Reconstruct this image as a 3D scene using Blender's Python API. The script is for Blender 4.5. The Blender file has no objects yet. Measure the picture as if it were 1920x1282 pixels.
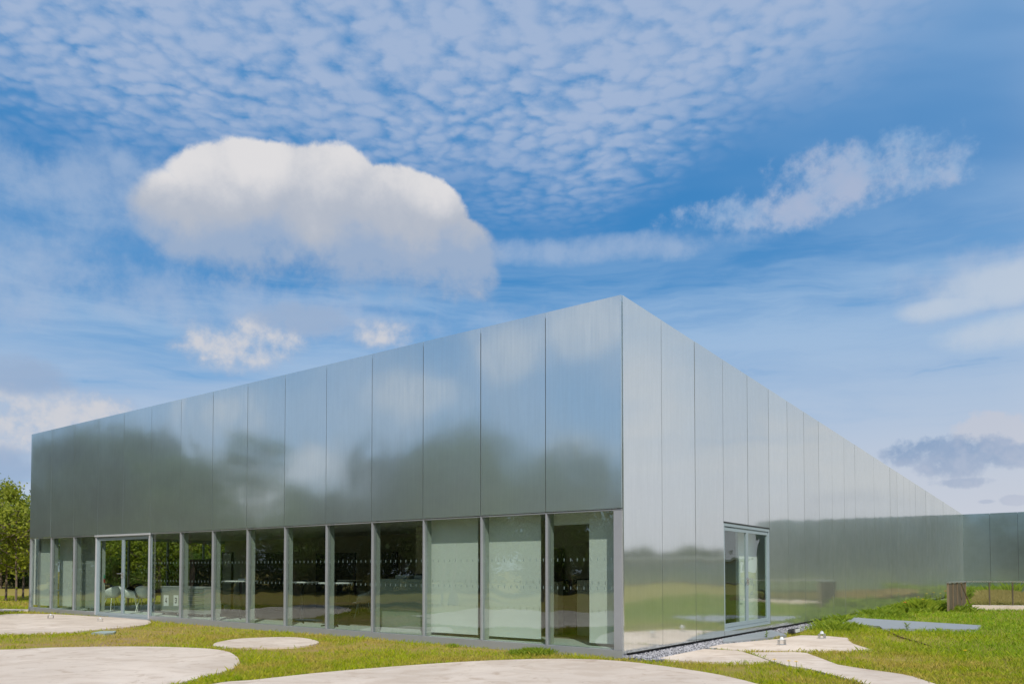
import bpy, math, random
import numpy as np
from mathutils import Vector, Matrix
R = math.radians
random.seed(7); rng = np.random.default_rng(7)
SC = bpy.context.scene; COL = SC.collection

# ------------------------------------------------------------------ camera
FPX = 1421.0; PITCH = R(1.7); EYE = 1.4
CYC = 1070.0 - FPX * math.tan(PITCH)
cam = bpy.data.cameras.new('camera'); camo = bpy.data.objects.new('camera', cam); COL.objects.link(camo)
camo.location = (0, 0, EYE); camo.rotation_euler = (R(90) + PITCH, 0, 0)
cam.sensor_width = 36; cam.lens = FPX / 1920 * 36; cam.shift_y = (CYC - 641) / 1920
cam.clip_start = 0.1; cam.clip_end = 3000
SC.camera = camo

# ------------------------------------------------------------------ light
SUN_DIR = Vector((0.14, -0.99, 0)).normalized()      # horizontal direction towards the sun
SUN_EL = R(47)
sun = bpy.data.lights.new('sun', 'SUN'); suno = bpy.data.objects.new('sun', sun); COL.objects.link(suno)
sun.energy = 4.2; sun.angle = R(0.6); sun.color = (1.0, 0.93, 0.83)
sd = Vector((SUN_DIR.x * math.cos(SUN_EL), SUN_DIR.y * math.cos(SUN_EL), math.sin(SUN_EL)))
suno.rotation_euler = sd.to_track_quat('Z', 'Y').to_euler(); suno.location = (10, -30, 40)
SC.view_settings.view_transform = 'Standard'; SC.view_settings.look = 'None'
SC.view_settings.exposure = 0; SC.view_settings.gamma = 1; SC.view_settings.use_curve_mapping = False
SKYS = 0.1

def ray(px, py):
    a = (px - 960) / FPX; b = (CYC - py) / FPX
    c, s = math.cos(PITCH), math.sin(PITCH)
    return Vector((a, c - b * s, s + b * c))
def azel(px, py):
    r = ray(px, py).normalized()
    return math.degrees(math.atan2(r.x, r.y)), math.degrees(math.asin(r.z))
def lin(c):
    return tuple(((v / 255 + .055) / 1.055) ** 2.4 if v > 10 else v / 255 / 12.92 for v in c)

# ------------------------------------------------------------------ node helpers
class NT:
    def __init__(s, tree): s.t = tree; s.n = tree.nodes; s.l = tree.links
    def put(s, sock, v):
        if isinstance(v, bpy.types.NodeSocket): s.l.new(v, sock)
        elif v is not None: sock.default_value = v
    def m(s, op, a, b=None, c=None, clamp=False):
        n = s.n.new('ShaderNodeMath'); n.operation = op; n.use_clamp = clamp
        s.put(n.inputs[0], a); s.put(n.inputs[1], b); s.put(n.inputs[2], c); return n.outputs[0]
    def vm(s, op, a, b=None):
        n = s.n.new('ShaderNodeVectorMath'); n.operation = op
        s.put(n.inputs[0], a); s.put(n.inputs[1], b); return n.outputs[0]
    def comb(s, x, y, z):
        n = s.n.new('ShaderNodeCombineXYZ'); s.put(n.inputs[0], x); s.put(n.inputs[1], y); s.put(n.inputs[2], z); return n.outputs[0]
    def sep(s, v):
        n = s.n.new('ShaderNodeSeparateXYZ'); s.put(n.inputs[0], v); return n.outputs
    def noise(s, v, sc, det=4, rough=.5, dist=0, out=0):
        n = s.n.new('ShaderNodeTexNoise'); s.put(n.inputs['Vector'], v); n.inputs['Scale'].default_value = sc
        n.inputs['Detail'].default_value = det; n.inputs['Roughness'].default_value = rough
        n.inputs['Distortion'].default_value = dist; return n.outputs[out]
    def ss(s, v, a, b, o0=0., o1=1.):
        n = s.n.new('ShaderNodeMapRange'); n.interpolation_type = 'SMOOTHSTEP'
        s.put(n.inputs[0], v); s.put(n.inputs[1], a); s.put(n.inputs[2], b); s.put(n.inputs[3], o0); s.put(n.inputs[4], o1)
        return n.outputs[0]
    def mix(s, f, a, b, mode='MIX'):
        n = s.n.new('ShaderNodeMix'); n.data_type = 'RGBA'; n.blend_type = mode
        s.put(n.inputs[0], f)
        s.put(n.inputs[6], a if isinstance(a, bpy.types.NodeSocket) else (*a, 1))
        s.put(n.inputs[7], b if isinstance(b, bpy.types.NodeSocket) else (*b, 1)); return n.outputs[2]
    def bump(s, h, strength=.3, dist=.01):
        n = s.n.new('ShaderNodeBump'); s.put(n.inputs['Height'], h); n.inputs['Strength'].default_value = strength
        n.inputs['Distance'].default_value = dist; return n.outputs[0]

# ------------------------------------------------------------------ sky
def build_world():
    w = bpy.data.worlds.new('World'); SC.world = w; w.use_nodes = True
    k = NT(w.node_tree); k.n.clear()
    out = k.n.new('ShaderNodeOutputWorld'); bg = k.n.new('ShaderNodeBackground')
    bg.inputs['Strength'].default_value = SKYS; k.l.new(bg.outputs[0], out.inputs[0])
    sky = k.n.new('ShaderNodeTexSky'); sky.sky_type = 'NISHITA'; sky.sun_disc = False
    sky.sun_elevation = SUN_EL; sky.sun_rotation = math.atan2(SUN_DIR.x, SUN_DIR.y)
    sky.air_density = 1.0; sky.dust_density = .4; sky.ozone_density = 2.5
    tc = k.n.new('ShaderNodeTexCoord'); D = tc.outputs['Generated']
    x, y, z = k.sep(D)
    deg = 180 / math.pi
    az = k.m('MULTIPLY', k.m('ARCTAN2', x, y), deg); el = k.m('MULTIPLY', k.m('ARCSINE', z), deg)
    def C(rgb, g=1.): return tuple(v * g / SKYS for v in lin(rgb))
    base = k.mix(1., sky.outputs[0], (.80, 1.14, 1.30), 'MULTIPLY')
    base = k.mix(.80, base, k.mix(k.ss(el, 0, 27), C((104, 170, 220)), C((50, 130, 194))))
    # high layer (plane) coordinates: perspective of a flat cloud sheet
    zz = k.m('MAXIMUM', z, .045); U = k.comb(k.m('DIVIDE', x, zz), k.m('DIVIDE', y, zz), 0)
    warp = k.noise(U, 1.3, 3, .5, out=1)
    Uw = k.vm('ADD', U, k.vm('MULTIPLY', k.vm('SUBTRACT', warp, (.5, .5, .5)), (.25, .25, 0)))
    lside = k.m('MULTIPLY', k.ss(az, -45, -65), k.ss(az, -165, -145))       # the clearer, bluer quarter on the left
    # thin veil, streaked
    st = k.vm('MULTIPLY', Uw, (.22, .8, 1))
    veil = k.noise(st, 1.1, 5, .55, .4)
    vb = k.ss(el, 26, 9, -.06, .36)
    vaz = k.m('MULTIPLY', k.ss(az, -5, 60, 0, .34), k.ss(az, 175, 130, 0, 1))
    veil = k.ss(k.m('ADD', k.m('ADD', veil, vb), vaz), .48, .90, 0, .85)
    veil = k.m('MULTIPLY', veil, k.m('SUBTRACT', 1, k.m('MULTIPLY', lside, .45)))
    col = k.mix(veil, base, k.mix(k.ss(el, 3, 20), C((192, 202, 217)), C((150, 182, 218))))
    # wind-drawn streaks low in the sky
    sv = k.comb(k.m('MULTIPLY', az, .035), k.m('ADD', k.m('MULTIPLY', el, .26), k.m('MULTIPLY', az, .004)), 0)
    sv = k.vm('ADD', sv, k.vm('MULTIPLY', k.vm('SUBTRACT', k.noise(D, 3.5, 4, .6, out=1), (.5, .5, .5)), (.5, .8, 0)))
    stn = k.noise(sv, 1.35, 7, .60, .3)
    stm = k.m('MULTIPLY', k.ss(k.m('ADD', stn, k.ss(az, 0, 35, 0, .08)), .42, .66), k.m('MULTIPLY', k.ss(el, 26, 17), k.ss(el, 0, 4)))
    stm = k.m('MULTIPLY', stm, k.m('SUBTRACT', 1, k.m('MULTIPLY', lside, .45)))
    col = k.mix(k.m('MULTIPLY', stm, .68), col, k.mix(k.ss(el, 18, 6), C((158, 188, 220)), C((188, 200, 218))))
    stb = k.m('MULTIPLY', k.ss(stn, .42, .28), k.m('MULTIPLY', k.ss(el, 24, 16), k.ss(el, 5, 9)))
    col = k.mix(k.m('MULTIPLY', stb, .55), col, C((66, 146, 206)))
    # broad sheet under the mackerel cells
    sheet_n = k.noise(Uw, .75, 4, .6)
    azr = k.m('MULTIPLY', k.m('MAXIMUM', k.m('SUBTRACT', az, 7), 0), .34)
    reg = k.ss(k.m('SUBTRACT', k.m('ADD', el, k.m('MULTIPLY', k.m('SUBTRACT', sheet_n, .5), 14)), k.m('MINIMUM', azr, 9)), 23.5, 32)
    reg = k.m('MULTIPLY', reg, k.ss(k.m('ADD', sheet_n, k.ss(el, 26, 36, 0, .10)), .30, .50))
    col = k.mix(k.m('MULTIPLY', reg, .55), col, C((116, 160, 208)))
    # mackerel cells
    vo = k.n.new('ShaderNodeTexVoronoi'); vo.feature = 'SMOOTH_F1'; vo.inputs['Scale'].default_value = 25
    vo.inputs['Smoothness'].default_value = .6
    fine = k.noise(U, 16, 3, .5, out=1)
    k.l.new(k.vm('ADD', k.vm('MULTIPLY', Uw, (1, 1.25, 1)), k.vm('MULTIPLY', k.vm('SUBTRACT', fine, (.5, .5, .5)), (.07, .07, 0))), vo.inputs['Vector'])
    cell = k.m('SUBTRACT', .78, vo.outputs['Distance'])
    cell = k.m('ADD', cell, k.m('MULTIPLY', k.m('SUBTRACT', k.noise(U, 32, 5, .65), .5), .75))
    cell = k.m('ADD', cell, k.m('MULTIPLY', k.m('SUBTRACT', k.noise(U, 3.5, 4, .6), .5), 1.15))
    cell = k.m('ADD', cell, k.ss(el, 27, 37, 0, .22)); cellm = k.m('MULTIPLY', k.ss(cell, -.25, .72), reg)
    col = k.mix(k.m('MULTIPLY', cellm, .92), col, C((164, 183, 213)))
    gap = k.m('MULTIPLY', k.ss(cell, .20, -.25), reg)
    col = k.mix(k.m('MULTIPLY', gap, .52), col, C((60, 134, 194)))
    # ---- cumulus
    nz = k.noise(D, 9, 9, .60, .25); nz2 = k.noise(k.vm('ADD', D, (3.1, 1.7, .4)), 26, 7, .62)
    nn = k.m('ADD', k.m('MULTIPLY', k.m('SUBTRACT', nz, .5), 2.6), k.m('MULTIPLY', k.m('SUBTRACT', nz2, .5), 1.5))
    n3 = k.m('ADD', nn, k.m('MULTIPLY', k.m('SUBTRACT', k.noise(D, 48, 6, .6), .5), 2.0))
    def blob(lst):
        cur = None
        for (px, py, rx, ry) in lst:
            a, e = azel(px, py); a2, _ = azel(px + rx, py); _, e2 = azel(px, py - ry)
            ra = abs(a2 - a); re = abs(e2 - e)
            v = k.m('SUBTRACT', 1, k.m('ADD', k.m('POWER', k.m('ABSOLUTE', k.m('DIVIDE', k.m('SUBTRACT', az, a), ra)), 2),
                                       k.m('POWER', k.m('ABSOLUTE', k.m('DIVIDE', k.m('SUBTRACT', el, e), re)), 2)))
            cur = v if cur is None else k.m('MAXIMUM', cur, v)
        return k.m('MAXIMUM', cur, -3)
    def E(py, px=960): return azel(px, py)[1]
    # other cumulus round the rest of the horizon (what the facades mirror)
    ring = k.noise(k.vm('MULTIPLY', D, (1, 1, 2.2)), 2.6, 8, .58, .2)
    ringm = k.m('MULTIPLY', k.ss(ring, .47, .60), k.m('MULTIPLY', k.ss(k.m('ABSOLUTE', az), 40, 52), k.ss(el, 54, 32)))
    ringm = k.m('MULTIPLY', ringm, k.m('SUBTRACT', 1, k.m('MULTIPLY', lside, .5)))
    col = k.mix(k.m('MULTIPLY', ringm, .85), col, k.mix(k.ss(ring, .52, .72), C((178, 188, 208)), C((222, 222, 226))))
    def ablob(lst):
        cur = None
        for (a, e, ra, re) in lst:
            v = k.m('SUBTRACT', 1, k.m('ADD', k.m('POWER', k.m('ABSOLUTE', k.m('DIVIDE', k.m('SUBTRACT', az, a), ra)), 2),
                                       k.m('POWER', k.m('ABSOLUTE', k.m('DIVIDE', k.m('SUBTRACT', el, e), re)), 2)))
            cur = v if cur is None else k.m('MAXIMUM', cur, v)
        return k.m('MAXIMUM', cur, -3)
    def refl(F, px, py, rx, ry):
        nn_ = Vector((-.585, -.811, 0)).normalized() if F == 'L' else Vector((.8007, -.599, 0)).normalized()
        r_ = ray(px, py).normalized(); q_ = r_ - 2 * r_.dot(nn_) * nn_
        return (math.degrees(math.atan2(q_.x, q_.y)), math.degrees(math.asin(q_.z)), rx * .036, ry * .038)
    side = ablob([refl('L', 1120, 600, 150, 75), refl('L', 960, 645, 110, 70), refl('L', 770, 740, 105, 42), refl('L', 1090, 840, 110, 22), refl('L', 590, 870, 90, 40), refl('L', 480, 930, 80, 50), refl('L', 420, 770, 70, 40)])
    col = k.mix(k.ss(k.m('ADD', side, k.m('MULTIPLY', nn, .5)), .0, .8, 0, .95), col, C((216, 216, 222)))
    dk2 = ablob([refl('R', 1590, 930, 75, 22), refl('R', 1715, 930, 60, 20)])
    col = k.mix(k.ss(k.m('ADD', dk2, k.m('MULTIPLY', n3, .8)), .0, .9, 0, .75), col, C((130, 150, 180)))
    # soft wisps
    wisp = blob([(1620, 320, 240, 72), (1745, 312, 130, 48), (1560, 355, 150, 55), (1390, 402, 165, 40), (1480, 390, 120, 45)])
    wm = k.ss(k.m('ADD', k.m('MULTIPLY', wisp, .7), k.m('MULTIPLY', n3, .9)), .0, 1.0, 0, .82)
    col = k.mix(wm, col, k.mix(k.ss(nz, .4, .7), C((146, 178, 214)), C((178, 188, 211))))
    wisp2 = blob([(1830, 525, 260, 60), (1100, 470, 300, 30), (110, 360, 300, 110), (60, 480, 260, 130), (400, 575, 620, 60), (1840, 560, 190, 38)])
    wm2 = k.ss(k.m('ADD', k.m('MULTIPLY', wisp2, .7), nn), -.3, .9, 0, .66)
    col = k.mix(wm2, col, C((166, 186, 214)))
    wisp3 = blob([(1870, 535, 150, 48), (1780, 575, 120, 26), (1900, 620, 160, 40)])
    col = k.mix(k.ss(k.m('ADD', wisp3, k.m('MULTIPLY', nn, .6)), -.2, 1.0, 0, .8), col, C((190, 203, 219)))
    # white cumulus
    cum = blob([(455, 425, 165, 172), (600, 420, 215, 166), (710, 445, 190, 155), (800, 500, 160, 118), (318, 410, 92, 95), (560, 480, 320, 80), (865, 492, 82, 62), (905, 520, 42, 38), (640, 530, 60, 35)])
    bv = k.n.new('ShaderNodeTexVoronoi'); bv.feature = 'SMOOTH_F1'; bv.inputs['Scale'].default_value = 17; bv.inputs['Smoothness'].default_value = .35; k.l.new(k.vm('ADD', D, k.vm('MULTIPLY', k.vm('SUBTRACT', k.noise(D, 30, 4, .6, out=1), (.5, .5, .5)), (.03, .03, .03))), bv.inputs['Vector'])
    bil = k.m('SUBTRACT', .42, bv.outputs['Distance'])
    f = k.m('ADD', k.m('ADD', k.m('MULTIPLY', cum, 1.5), k.m('MULTIPLY', nn, .38)), k.m('MULTIPLY', bil, .55))
    am = k.m('MULTIPLY', k.ss(f, .0, k.ss(k.m('SUBTRACT', el, k.m('MULTIPLY', az, -.10)), E(500, 600), E(385, 600), .9, .24)), k.ss(k.m('ADD', k.m('ADD', el, k.ss(az, -12, -1, 0, .7)), k.m('MULTIPLY', nn, 3.2)), E(570, 600), E(470, 600), .0, 1))
    shade = k.m('ADD', k.ss(k.m('ADD', el, k.m('MULTIPLY', az, -.06)), E(525, 600) + .8, E(300, 600) + .8, -.15, .95), k.m('ADD', k.m('MULTIPLY', nn, .30), k.m('MULTIPLY', bil, .55)))
    ccol = k.mix(k.ss(shade, -.05, .40), C((154, 174, 202)), C((180, 187, 200)))
    ccol = k.mix(k.ss(shade, .35, 1.0), ccol, C((224, 222, 223)))
    col = k.mix(k.m('MULTIPLY', am, .97), col, ccol)
    low = blob([(445, 650, 150, 58), (500, 630, 110, 50), (715, 628, 85, 42), (20, 790, 130, 95), (110, 785, 160, 75), (200, 775, 90, 40)])
    f2 = k.m('ADD', k.m('SUBTRACT', low, .05), k.m('MULTIPLY', n3, .75))
    am2 = k.ss(f2, -.05, 1.1)
    col = k.mix(k.m('MULTIPLY', am2, .92), col, k.mix(k.ss(f2, .2, 1.1), C((160, 180, 208)), C((206, 207, 213))))
    gry = blob([(40, 705, 110, 46), (565, 600, 110, 40), (15, 880, 80, 50)])
    col = k.mix(k.ss(k.m('ADD', gry, k.m('MULTIPLY', nn, .8)), .0, .9, 0, .8), col, C((152, 174, 204)))
    # lower right: grey-blue bases under pale tops
    top = blob([(1850, 808, 80, 38), (1900, 825, 70, 40)])
    drk = blob([(1735, 838, 80, 30), (1800, 850, 110, 38), (1880, 856, 100, 26), (1800, 905, 78, 14), (1770, 880, 60, 14), (1900, 938, 32, 10), (1850, 940, 20, 5), (1700, 850, 60, 30), (1790, 870, 90, 40)])
    col = k.mix(k.ss(k.m('ADD', top, k.m('MULTIPLY', n3, 1.1)), .0, .8, 0, .9), col, C((192, 198, 212)))
    col = k.mix(k.ss(k.m('ADD', k.m('SUBTRACT', drk, .02), k.m('MULTIPLY', n3, 1.15)), .0, .8, 0, .9), col, k.mix(k.ss(n3, -.3, .5), C((116, 150, 190)), C((150, 170, 200))))
    # whitish horizon
    col = k.mix(k.ss(k.m('SUBTRACT', el, k.ss(az, 0, 30, 0, 5)), 6, -3, 0, .75), col, C((204, 206, 215)))
    col = k.mix(k.m('MULTIPLY', k.m('MULTIPLY', k.ss(az, 32, 46), k.ss(az, 130, 105)), k.m('MULTIPLY', k.ss(el, 34, 6, .25, .95), k.ss(k.noise(k.vm('MULTIPLY', D, (1, 1, 2.6)), 3.2, 6, .6, .4), .36, .60, .35, 1))), col, C((212, 214, 219)))
    # below the horizon: lawn-coloured ground glow
    col = k.mix(k.ss(z, 0, -.05), col, C((110, 118, 92)))
    k.l.new(col, bg.inputs['Color'])
    try:
        w.cycles.sampling_method = 'MANUAL'; w.cycles.sample_map_resolution = 1024
    except Exception: pass
build_world()

# ------------------------------------------------------------------ materials
def mat(name, color=(.5, .5, .5), rough=.6, metal=0., build=None, spec=.5):
    m = bpy.data.materials.new(name); m.use_nodes = True; k = NT(m.node_tree)
    b = k.n['Principled BSDF']; b.inputs['Base Color'].default_value = (*color, 1)
    b.inputs['Roughness'].default_value = rough; b.inputs['Metallic'].default_value = metal
    b.inputs['Specular IOR Level'].default_value = spec
    if build: build(k, b)
    return m
def pos(k): return k.n.new('ShaderNodeNewGeometry').outputs['Position']
def simple(name, color, rough=.6, metal=0., var=.15, sc=6., spec=.5):
    def f(k, b):
        n = k.noise(pos(k), sc, 4, .6)
        c2 = tuple(v * (1 - var) for v in color); c3 = tuple(min(1, v * (1 + var)) for v in color)
        k.put(b.inputs['Base Color'], k.mix(n, c2, c3))
        k.put(b.inputs['Roughness'], k.m('ADD', k.m('MULTIPLY', k.noise(pos(k), sc * 3, 3), .16), rough - .08, clamp=True))
    return mat(name, color, rough, metal, f, spec)

def alu_panel(name, color, r1, r2, wide, wave=.0, diff=.13):
    m = bpy.data.materials.new(name); m.use_nodes = True; k = NT(m.node_tree); k.n.clear()
    out = k.n.new('ShaderNodeOutputMaterial'); P = pos(k)
    # height bands and vertical streaks of the anodised sheet
    hx, hy, hz = k.sep(P)
    streak = k.noise(k.comb(k.m('MULTIPLY', hx, 9), k.m('MULTIPLY', hy, 9), k.m('MULTIPLY', hz, .35)), 3.0, 5, .65)
    streak2 = k.noise(k.comb(k.m('MULTIPLY', hx, 40), k.m('MULTIPLY', hy, 40), k.m('MULTIPLY', hz, .8)), 2.0, 3, .6)
    smear = k.noise(P, 1.1, 5, .6)
    drop = k.noise(k.comb(k.m('MULTIPLY', hx, 14), k.m('MULTIPLY', hy, 14), k.m('MULTIPLY', hz, 2.2)), 1.6, 2, .5)
    mk = k.ss(drop, .76, .80, 0, .16)
    oi = k.n.new('ShaderNodeObjectInfo').outputs['Random']
    tone = k.m('ADD', k.m('MULTIPLY', oi, .06), .97)
    c = k.mix(k.ss(streak, .3, .7), color, tuple(v * .93 for v in color))
    c = k.mix(1., c, k.comb(tone, tone, tone), 'MULTIPLY')
    c = k.mix(mk, c, (.72, .74, .74))
    rough = k.m('ADD', k.m('MULTIPLY', k.m('ADD', k.m('MULTIPLY', streak, .6), k.m('MULTIPLY', smear, .4)), .15), r1 - .075)
    h = k.noise(P, .55, 2, .4)
    bm = k.bump(h, 1.0, wave) if wave else None
    g1 = k.n.new('ShaderNodeBsdfAnisotropic'); g1.distribution = 'GGX'; k.put(g1.inputs['Color'], c); k.put(g1.inputs['Roughness'], rough)
    g2 = k.n.new('ShaderNodeBsdfAnisotropic'); g2.distribution = 'GGX'; k.put(g2.inputs['Color'], c); g2.inputs['Roughness'].default_value = r2
    df = k.n.new('ShaderNodeBsdfDiffuse'); k.put(df.inputs['Color'], k.mix(streak2, (.32, .38, .37), (.44, .50, .48)))
    if bm: k.put(g1.inputs['Normal'], bm); k.put(g2.inputs['Normal'], bm)
    s1 = k.n.new('ShaderNodeMixShader'); k.put(s1.inputs[0], k.m('ADD', wide - .08, k.m('MULTIPLY', smear, .16)))
    k.l.new(g1.outputs[0], s1.inputs[1]); k.l.new(g2.outputs[0], s1.inputs[2])
    s2 = k.n.new('ShaderNodeMixShader'); s2.inputs[0].default_value = diff
    k.l.new(s1.outputs[0], s2.inputs[1]); k.l.new(df.outputs[0], s2.inputs[2])
    k.l.new(s2.outputs[0], out.inputs[0])
    return m
M = {}
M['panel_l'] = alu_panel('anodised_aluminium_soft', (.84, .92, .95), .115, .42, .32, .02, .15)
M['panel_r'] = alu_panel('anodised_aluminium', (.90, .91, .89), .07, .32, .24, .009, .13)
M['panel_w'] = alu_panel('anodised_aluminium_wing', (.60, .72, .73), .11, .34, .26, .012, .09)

def glass(name, tint, f0=.055, gain=1.0, rough=.004):
    m = bpy.data.materials.new(name); m.use_nodes = True; k = NT(m.node_tree); k.n.clear()
    out = k.n.new('ShaderNodeOutputMaterial')
    tr = k.n.new('ShaderNodeBsdfTransparent'); tr.inputs[0].default_value = (*tint, 1)
    gl = k.n.new('ShaderNodeBsdfAnisotropic'); gl.distribution = 'GGX'; gl.inputs['Color'].default_value = (.95, 1, .98, 1); gl.inputs['Roughness'].default_value = rough
    P = pos(k); bm = k.bump(k.noise(P, .8, 2, .4), 1., .009); k.put(gl.inputs['Normal'], bm)
    ge = k.n.new('ShaderNodeNewGeometry'); dt = k.n.new('ShaderNodeVectorMath'); dt.operation = 'DOT_PRODUCT'
    k.l.new(ge.outputs['Normal'], dt.inputs[0]); k.l.new(ge.outputs['Incoming'], dt.inputs[1])
    cs = k.m('SUBTRACT', 1, k.m('ABSOLUTE', dt.outputs['Value']))
    fres = k.m('ADD', f0, k.m('MULTIPLY', k.m('POWER', cs, 5), 1 - f0))      # the same from either side of the pane
    mx = k.n.new('ShaderNodeMixShader'); k.put(mx.inputs[0], k.m('MULTIPLY', fres, gain, clamp=True))
    k.l.new(tr.outputs[0], mx.inputs[1]); k.l.new(gl.outputs[0], mx.inputs[2]); k.l.new(mx.outputs[0], out.inputs[0])
    return m
M['glass'] = glass('green_tinted_glass', (.88, .92, .90), .105)
M['glass_door'] = glass('door_glass', (.90, .94, .915), .05)
M['glass_clear'] = glass('clear_glass', (.92, .96, .94), .04)
M['frame'] = simple('grey_aluminium_frame', (.38, .395, .425), .42, .4, .06)
M['doorframe'] = simple('blue_grey_door_frame', (.34, .42, .46), .4, .3, .06)
M['header'] = simple('pale_header_bar', (.50, .51, .53), .4, .2, .06)
M['dark'] = simple('dark_gap', (.02, .022, .025), .8)
M['conc_plinth'] = simple('plinth_concrete', (.25, .235, .21), .85, 0, .25)
M['steel'] = simple('brushed_steel', (.62, .62, .62), .28, .9, .08)
M['mark'] = simple('etched_dash', (.16, .22, .21), .5)
M['white'] = simple('white_board', (.70, .74, .70), .75, 0, .04, 1.)
M['fin'] = simple('pale_fin', (.34, .38, .355), .6, 0, .04)
M['roof'] = simple('roof_membrane', (.3, .3, .3), .9)
M['intwall'] = simple('interior_wall_brown_grey', (.42, .39, .31), .85, 0, .1, .8)
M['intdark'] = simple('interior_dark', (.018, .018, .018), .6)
M['ceil'] = simple('interior_ceiling', (.70, .70, .66), .9)
M['ifloor'] = simple('interior_floor', (.28, .23, .19), .35, 0, .15, 2.)
M['sunlit_floor'] = simple('floor_painted_sunlight', (.50, .56, .52), .6, 0, .08)
M['beige'] = simple('beige_counter', (.50, .47, .36), .6, 0, .05)
M['desk'] = simple('grey_green_desk', (.26, .30, .25), .35, 0, .1, 2.)
M['plastic_w'] = simple('white_shell_plastic', (.80, .84, .80), .45, 0, .04)
M['plastic_b'] = simple('black_shell_plastic', (.02, .02, .022), .4)
M['red'] = simple('dark_red_fabric', (.16, .02, .02), .9)
M['tabletop'] = simple('white_tabletop', (.78, .80, .78), .4)
M['black'] = simple('black_metal', (.02, .02, .02), .45, .2)
M['cab'] = simple('cabinet_grey', (.33, .36, .34), .5, 0, .05)
M['cab_line'] = simple('drawer_edge', (.62, .66, .64), .4, .2)
M['paper'] = simple('white_paper', (.82, .84, .86), .8, 0, .02)
M['ink'] = simple('dark_ink', (.03, .05, .12), .8)
M['plate'] = simple('grey_painted_ramp', (.24, .265, .28), .55, .1, .12, 3.)
M['plate2'] = simple('green_grey_cover', (.30, .36, .33), .6, .1, .12, 3.)
M['rust'] = simple('rusty_edge', (.14, .08, .045), .9)
M['ribbed'] = simple('weathered_bronze_panel', (.26, .20, .13), .55, .4, .25, 4.)
M['ribdark'] = simple('dark_bronze_sheet', (.12, .095, .06), .55, .3, .3, 5.)
M['signgreen'] = simple('green_notice', (.03, .25, .14), .6)
M['signred'] = simple('red_notice', (.35, .03, .03), .6)
M['lampglass'] = simple('cloudy_lens', (.66, .68, .68), .15, .2)
M['yellow'] = simple('yellow_petals', (.80, .55, .02), .7)
M['orange'] = simple('poppy_petals', (.75, .09, .02), .7)

def concrete(k, b):
    P = pos(k); n1 = k.noise(P, .35, 4, .6, .8); n2 = k.noise(P, 2.2, 6, .65, 1.2); n3 = k.noise(P, 60, 4, .7)
    px, py, pz = k.sep(P)
    ar = k.noise(k.comb(k.m('MULTIPLY', px, .8), k.m('MULTIPLY', py, 1.1), 0), .9, 7, .62, 2.2)
    c = k.mix(k.ss(n1, .3, .7), (.49, .42, .355), (.62, .54, .465))
    c = k.mix(k.ss(ar, .45, .64, 0, .55), c, (.44, .36, .29))
    c = k.mix(k.ss(n2, .53, .70, 0, .7), c, (.38, .295, .225))
    c = k.mix(k.ss(n2, .40, .28, 0, .5), c, (.60, .56, .52))
    c = k.mix(k.ss(n3, .30, .42, .35, 0), c, (.28, .25, .22))
    c = k.mix(k.ss(k.noise(P, 11, 2, .5), .70, .74, 0, .5), c, (.24, .20, .17))
    k.put(b.inputs['Base Color'], c); b.inputs['Roughness'].default_value = .85
    k.put(b.inputs['Normal'], k.bump(k.m('ADD', k.noise(P, 45, 4), k.m('MULTIPLY', k.noise(P, 3, 3), 2)), .5, .006))
M['concrete'] = mat('pale_concrete', build=concrete, spec=.3)

def lawncol(k, P, blade=False):
    big = k.noise(P, .22, 4, .6, .6); mid = k.noise(P, 1.1, 5, .65, .5); fin = k.noise(P, 9, 4, .6)
    px, py, pz = k.sep(P)
    right = k.ss(k.m('ADD', px, k.m('MULTIPLY', k.m('SUBTRACT', big, .5), 10)), 6.0, 10.5)
    dry = k.m('ADD', k.m('MULTIPLY', big, .5), k.m('MULTIPLY', mid, .6))
    dry = k.m('SUBTRACT', dry, k.m('MULTIPLY', right, .13))
    g1 = (.20, .30, .006); g2 = (.46, .46, .012)
    c = k.mix(k.ss(fin, .25, .75), g1, g2)
    c = k.mix(k.m('MULTIPLY', right, k.ss(mid, .3, .6, .3, .9)), c, k.mix(k.ss(fin, .3, .7), (.11, .24, .010), (.26, .40, .018)))
    c = k.mix(k.ss(dry, .50, .64, 0, .78), c, k.mix(fin, (.40, .27, .05), (.58, .45, .13)))
    return c, dry, fin, mid
def lawn(k, b):
    P = pos(k); c, dry, fin, mid = lawncol(k, P)
    c = k.mix(.70, c, (.24, .165, .07))
    c = k.mix(k.ss(dry, .60, .72, 0, .8), c, (.30, .21, .13))
    k.put(b.inputs['Base Color'], c); b.inputs['Roughness'].default_value = .95
    k.put(b.inputs['Normal'], k.bump(k.noise(P, 30, 5, .7), .8, .03))
M['lawn'] = mat('lawn_ground', build=lawn, spec=.1)
def leafmat(name, colf, trans=.35, rough=.55):
    m = bpy.data.materials.new(name); m.use_nodes = True; k = NT(m.node_tree); b = k.n['Principled BSDF']
    c = colf(k); k.put(b.inputs['Base Color'], c); b.inputs['Roughness'].default_value = rough
    b.inputs['Specular IOR Level'].default_value = .25
    t = k.n.new('ShaderNodeBsdfTranslucent'); k.put(t.inputs[0], k.mix(1., c, (1.1, 1.2, .7), 'MULTIPLY'))
    mx = k.n.new('ShaderNodeMixShader'); mx.inputs[0].default_value = trans
    o = k.n['Material Output']; k.l.new(b.outputs[0], mx.inputs[1]); k.l.new(t.outputs[0], mx.inputs[2]); k.l.new(mx.outputs[0], o.inputs[0])
    return m
def rpi(k): return k.n.new('ShaderNodeNewGeometry').outputs['Random Per Island']
def bladecol(k):
    P = pos(k); c, dry, fin, mid = lawncol(k, P); r = rpi(k)
    c = k.mix(k.ss(r, .75, 1.0, 0, .6), c, (.40, .34, .09))
    c = k.mix(k.ss(r, .0, .3, .6, 0), c, (.13, .23, .010)); return c
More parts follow.
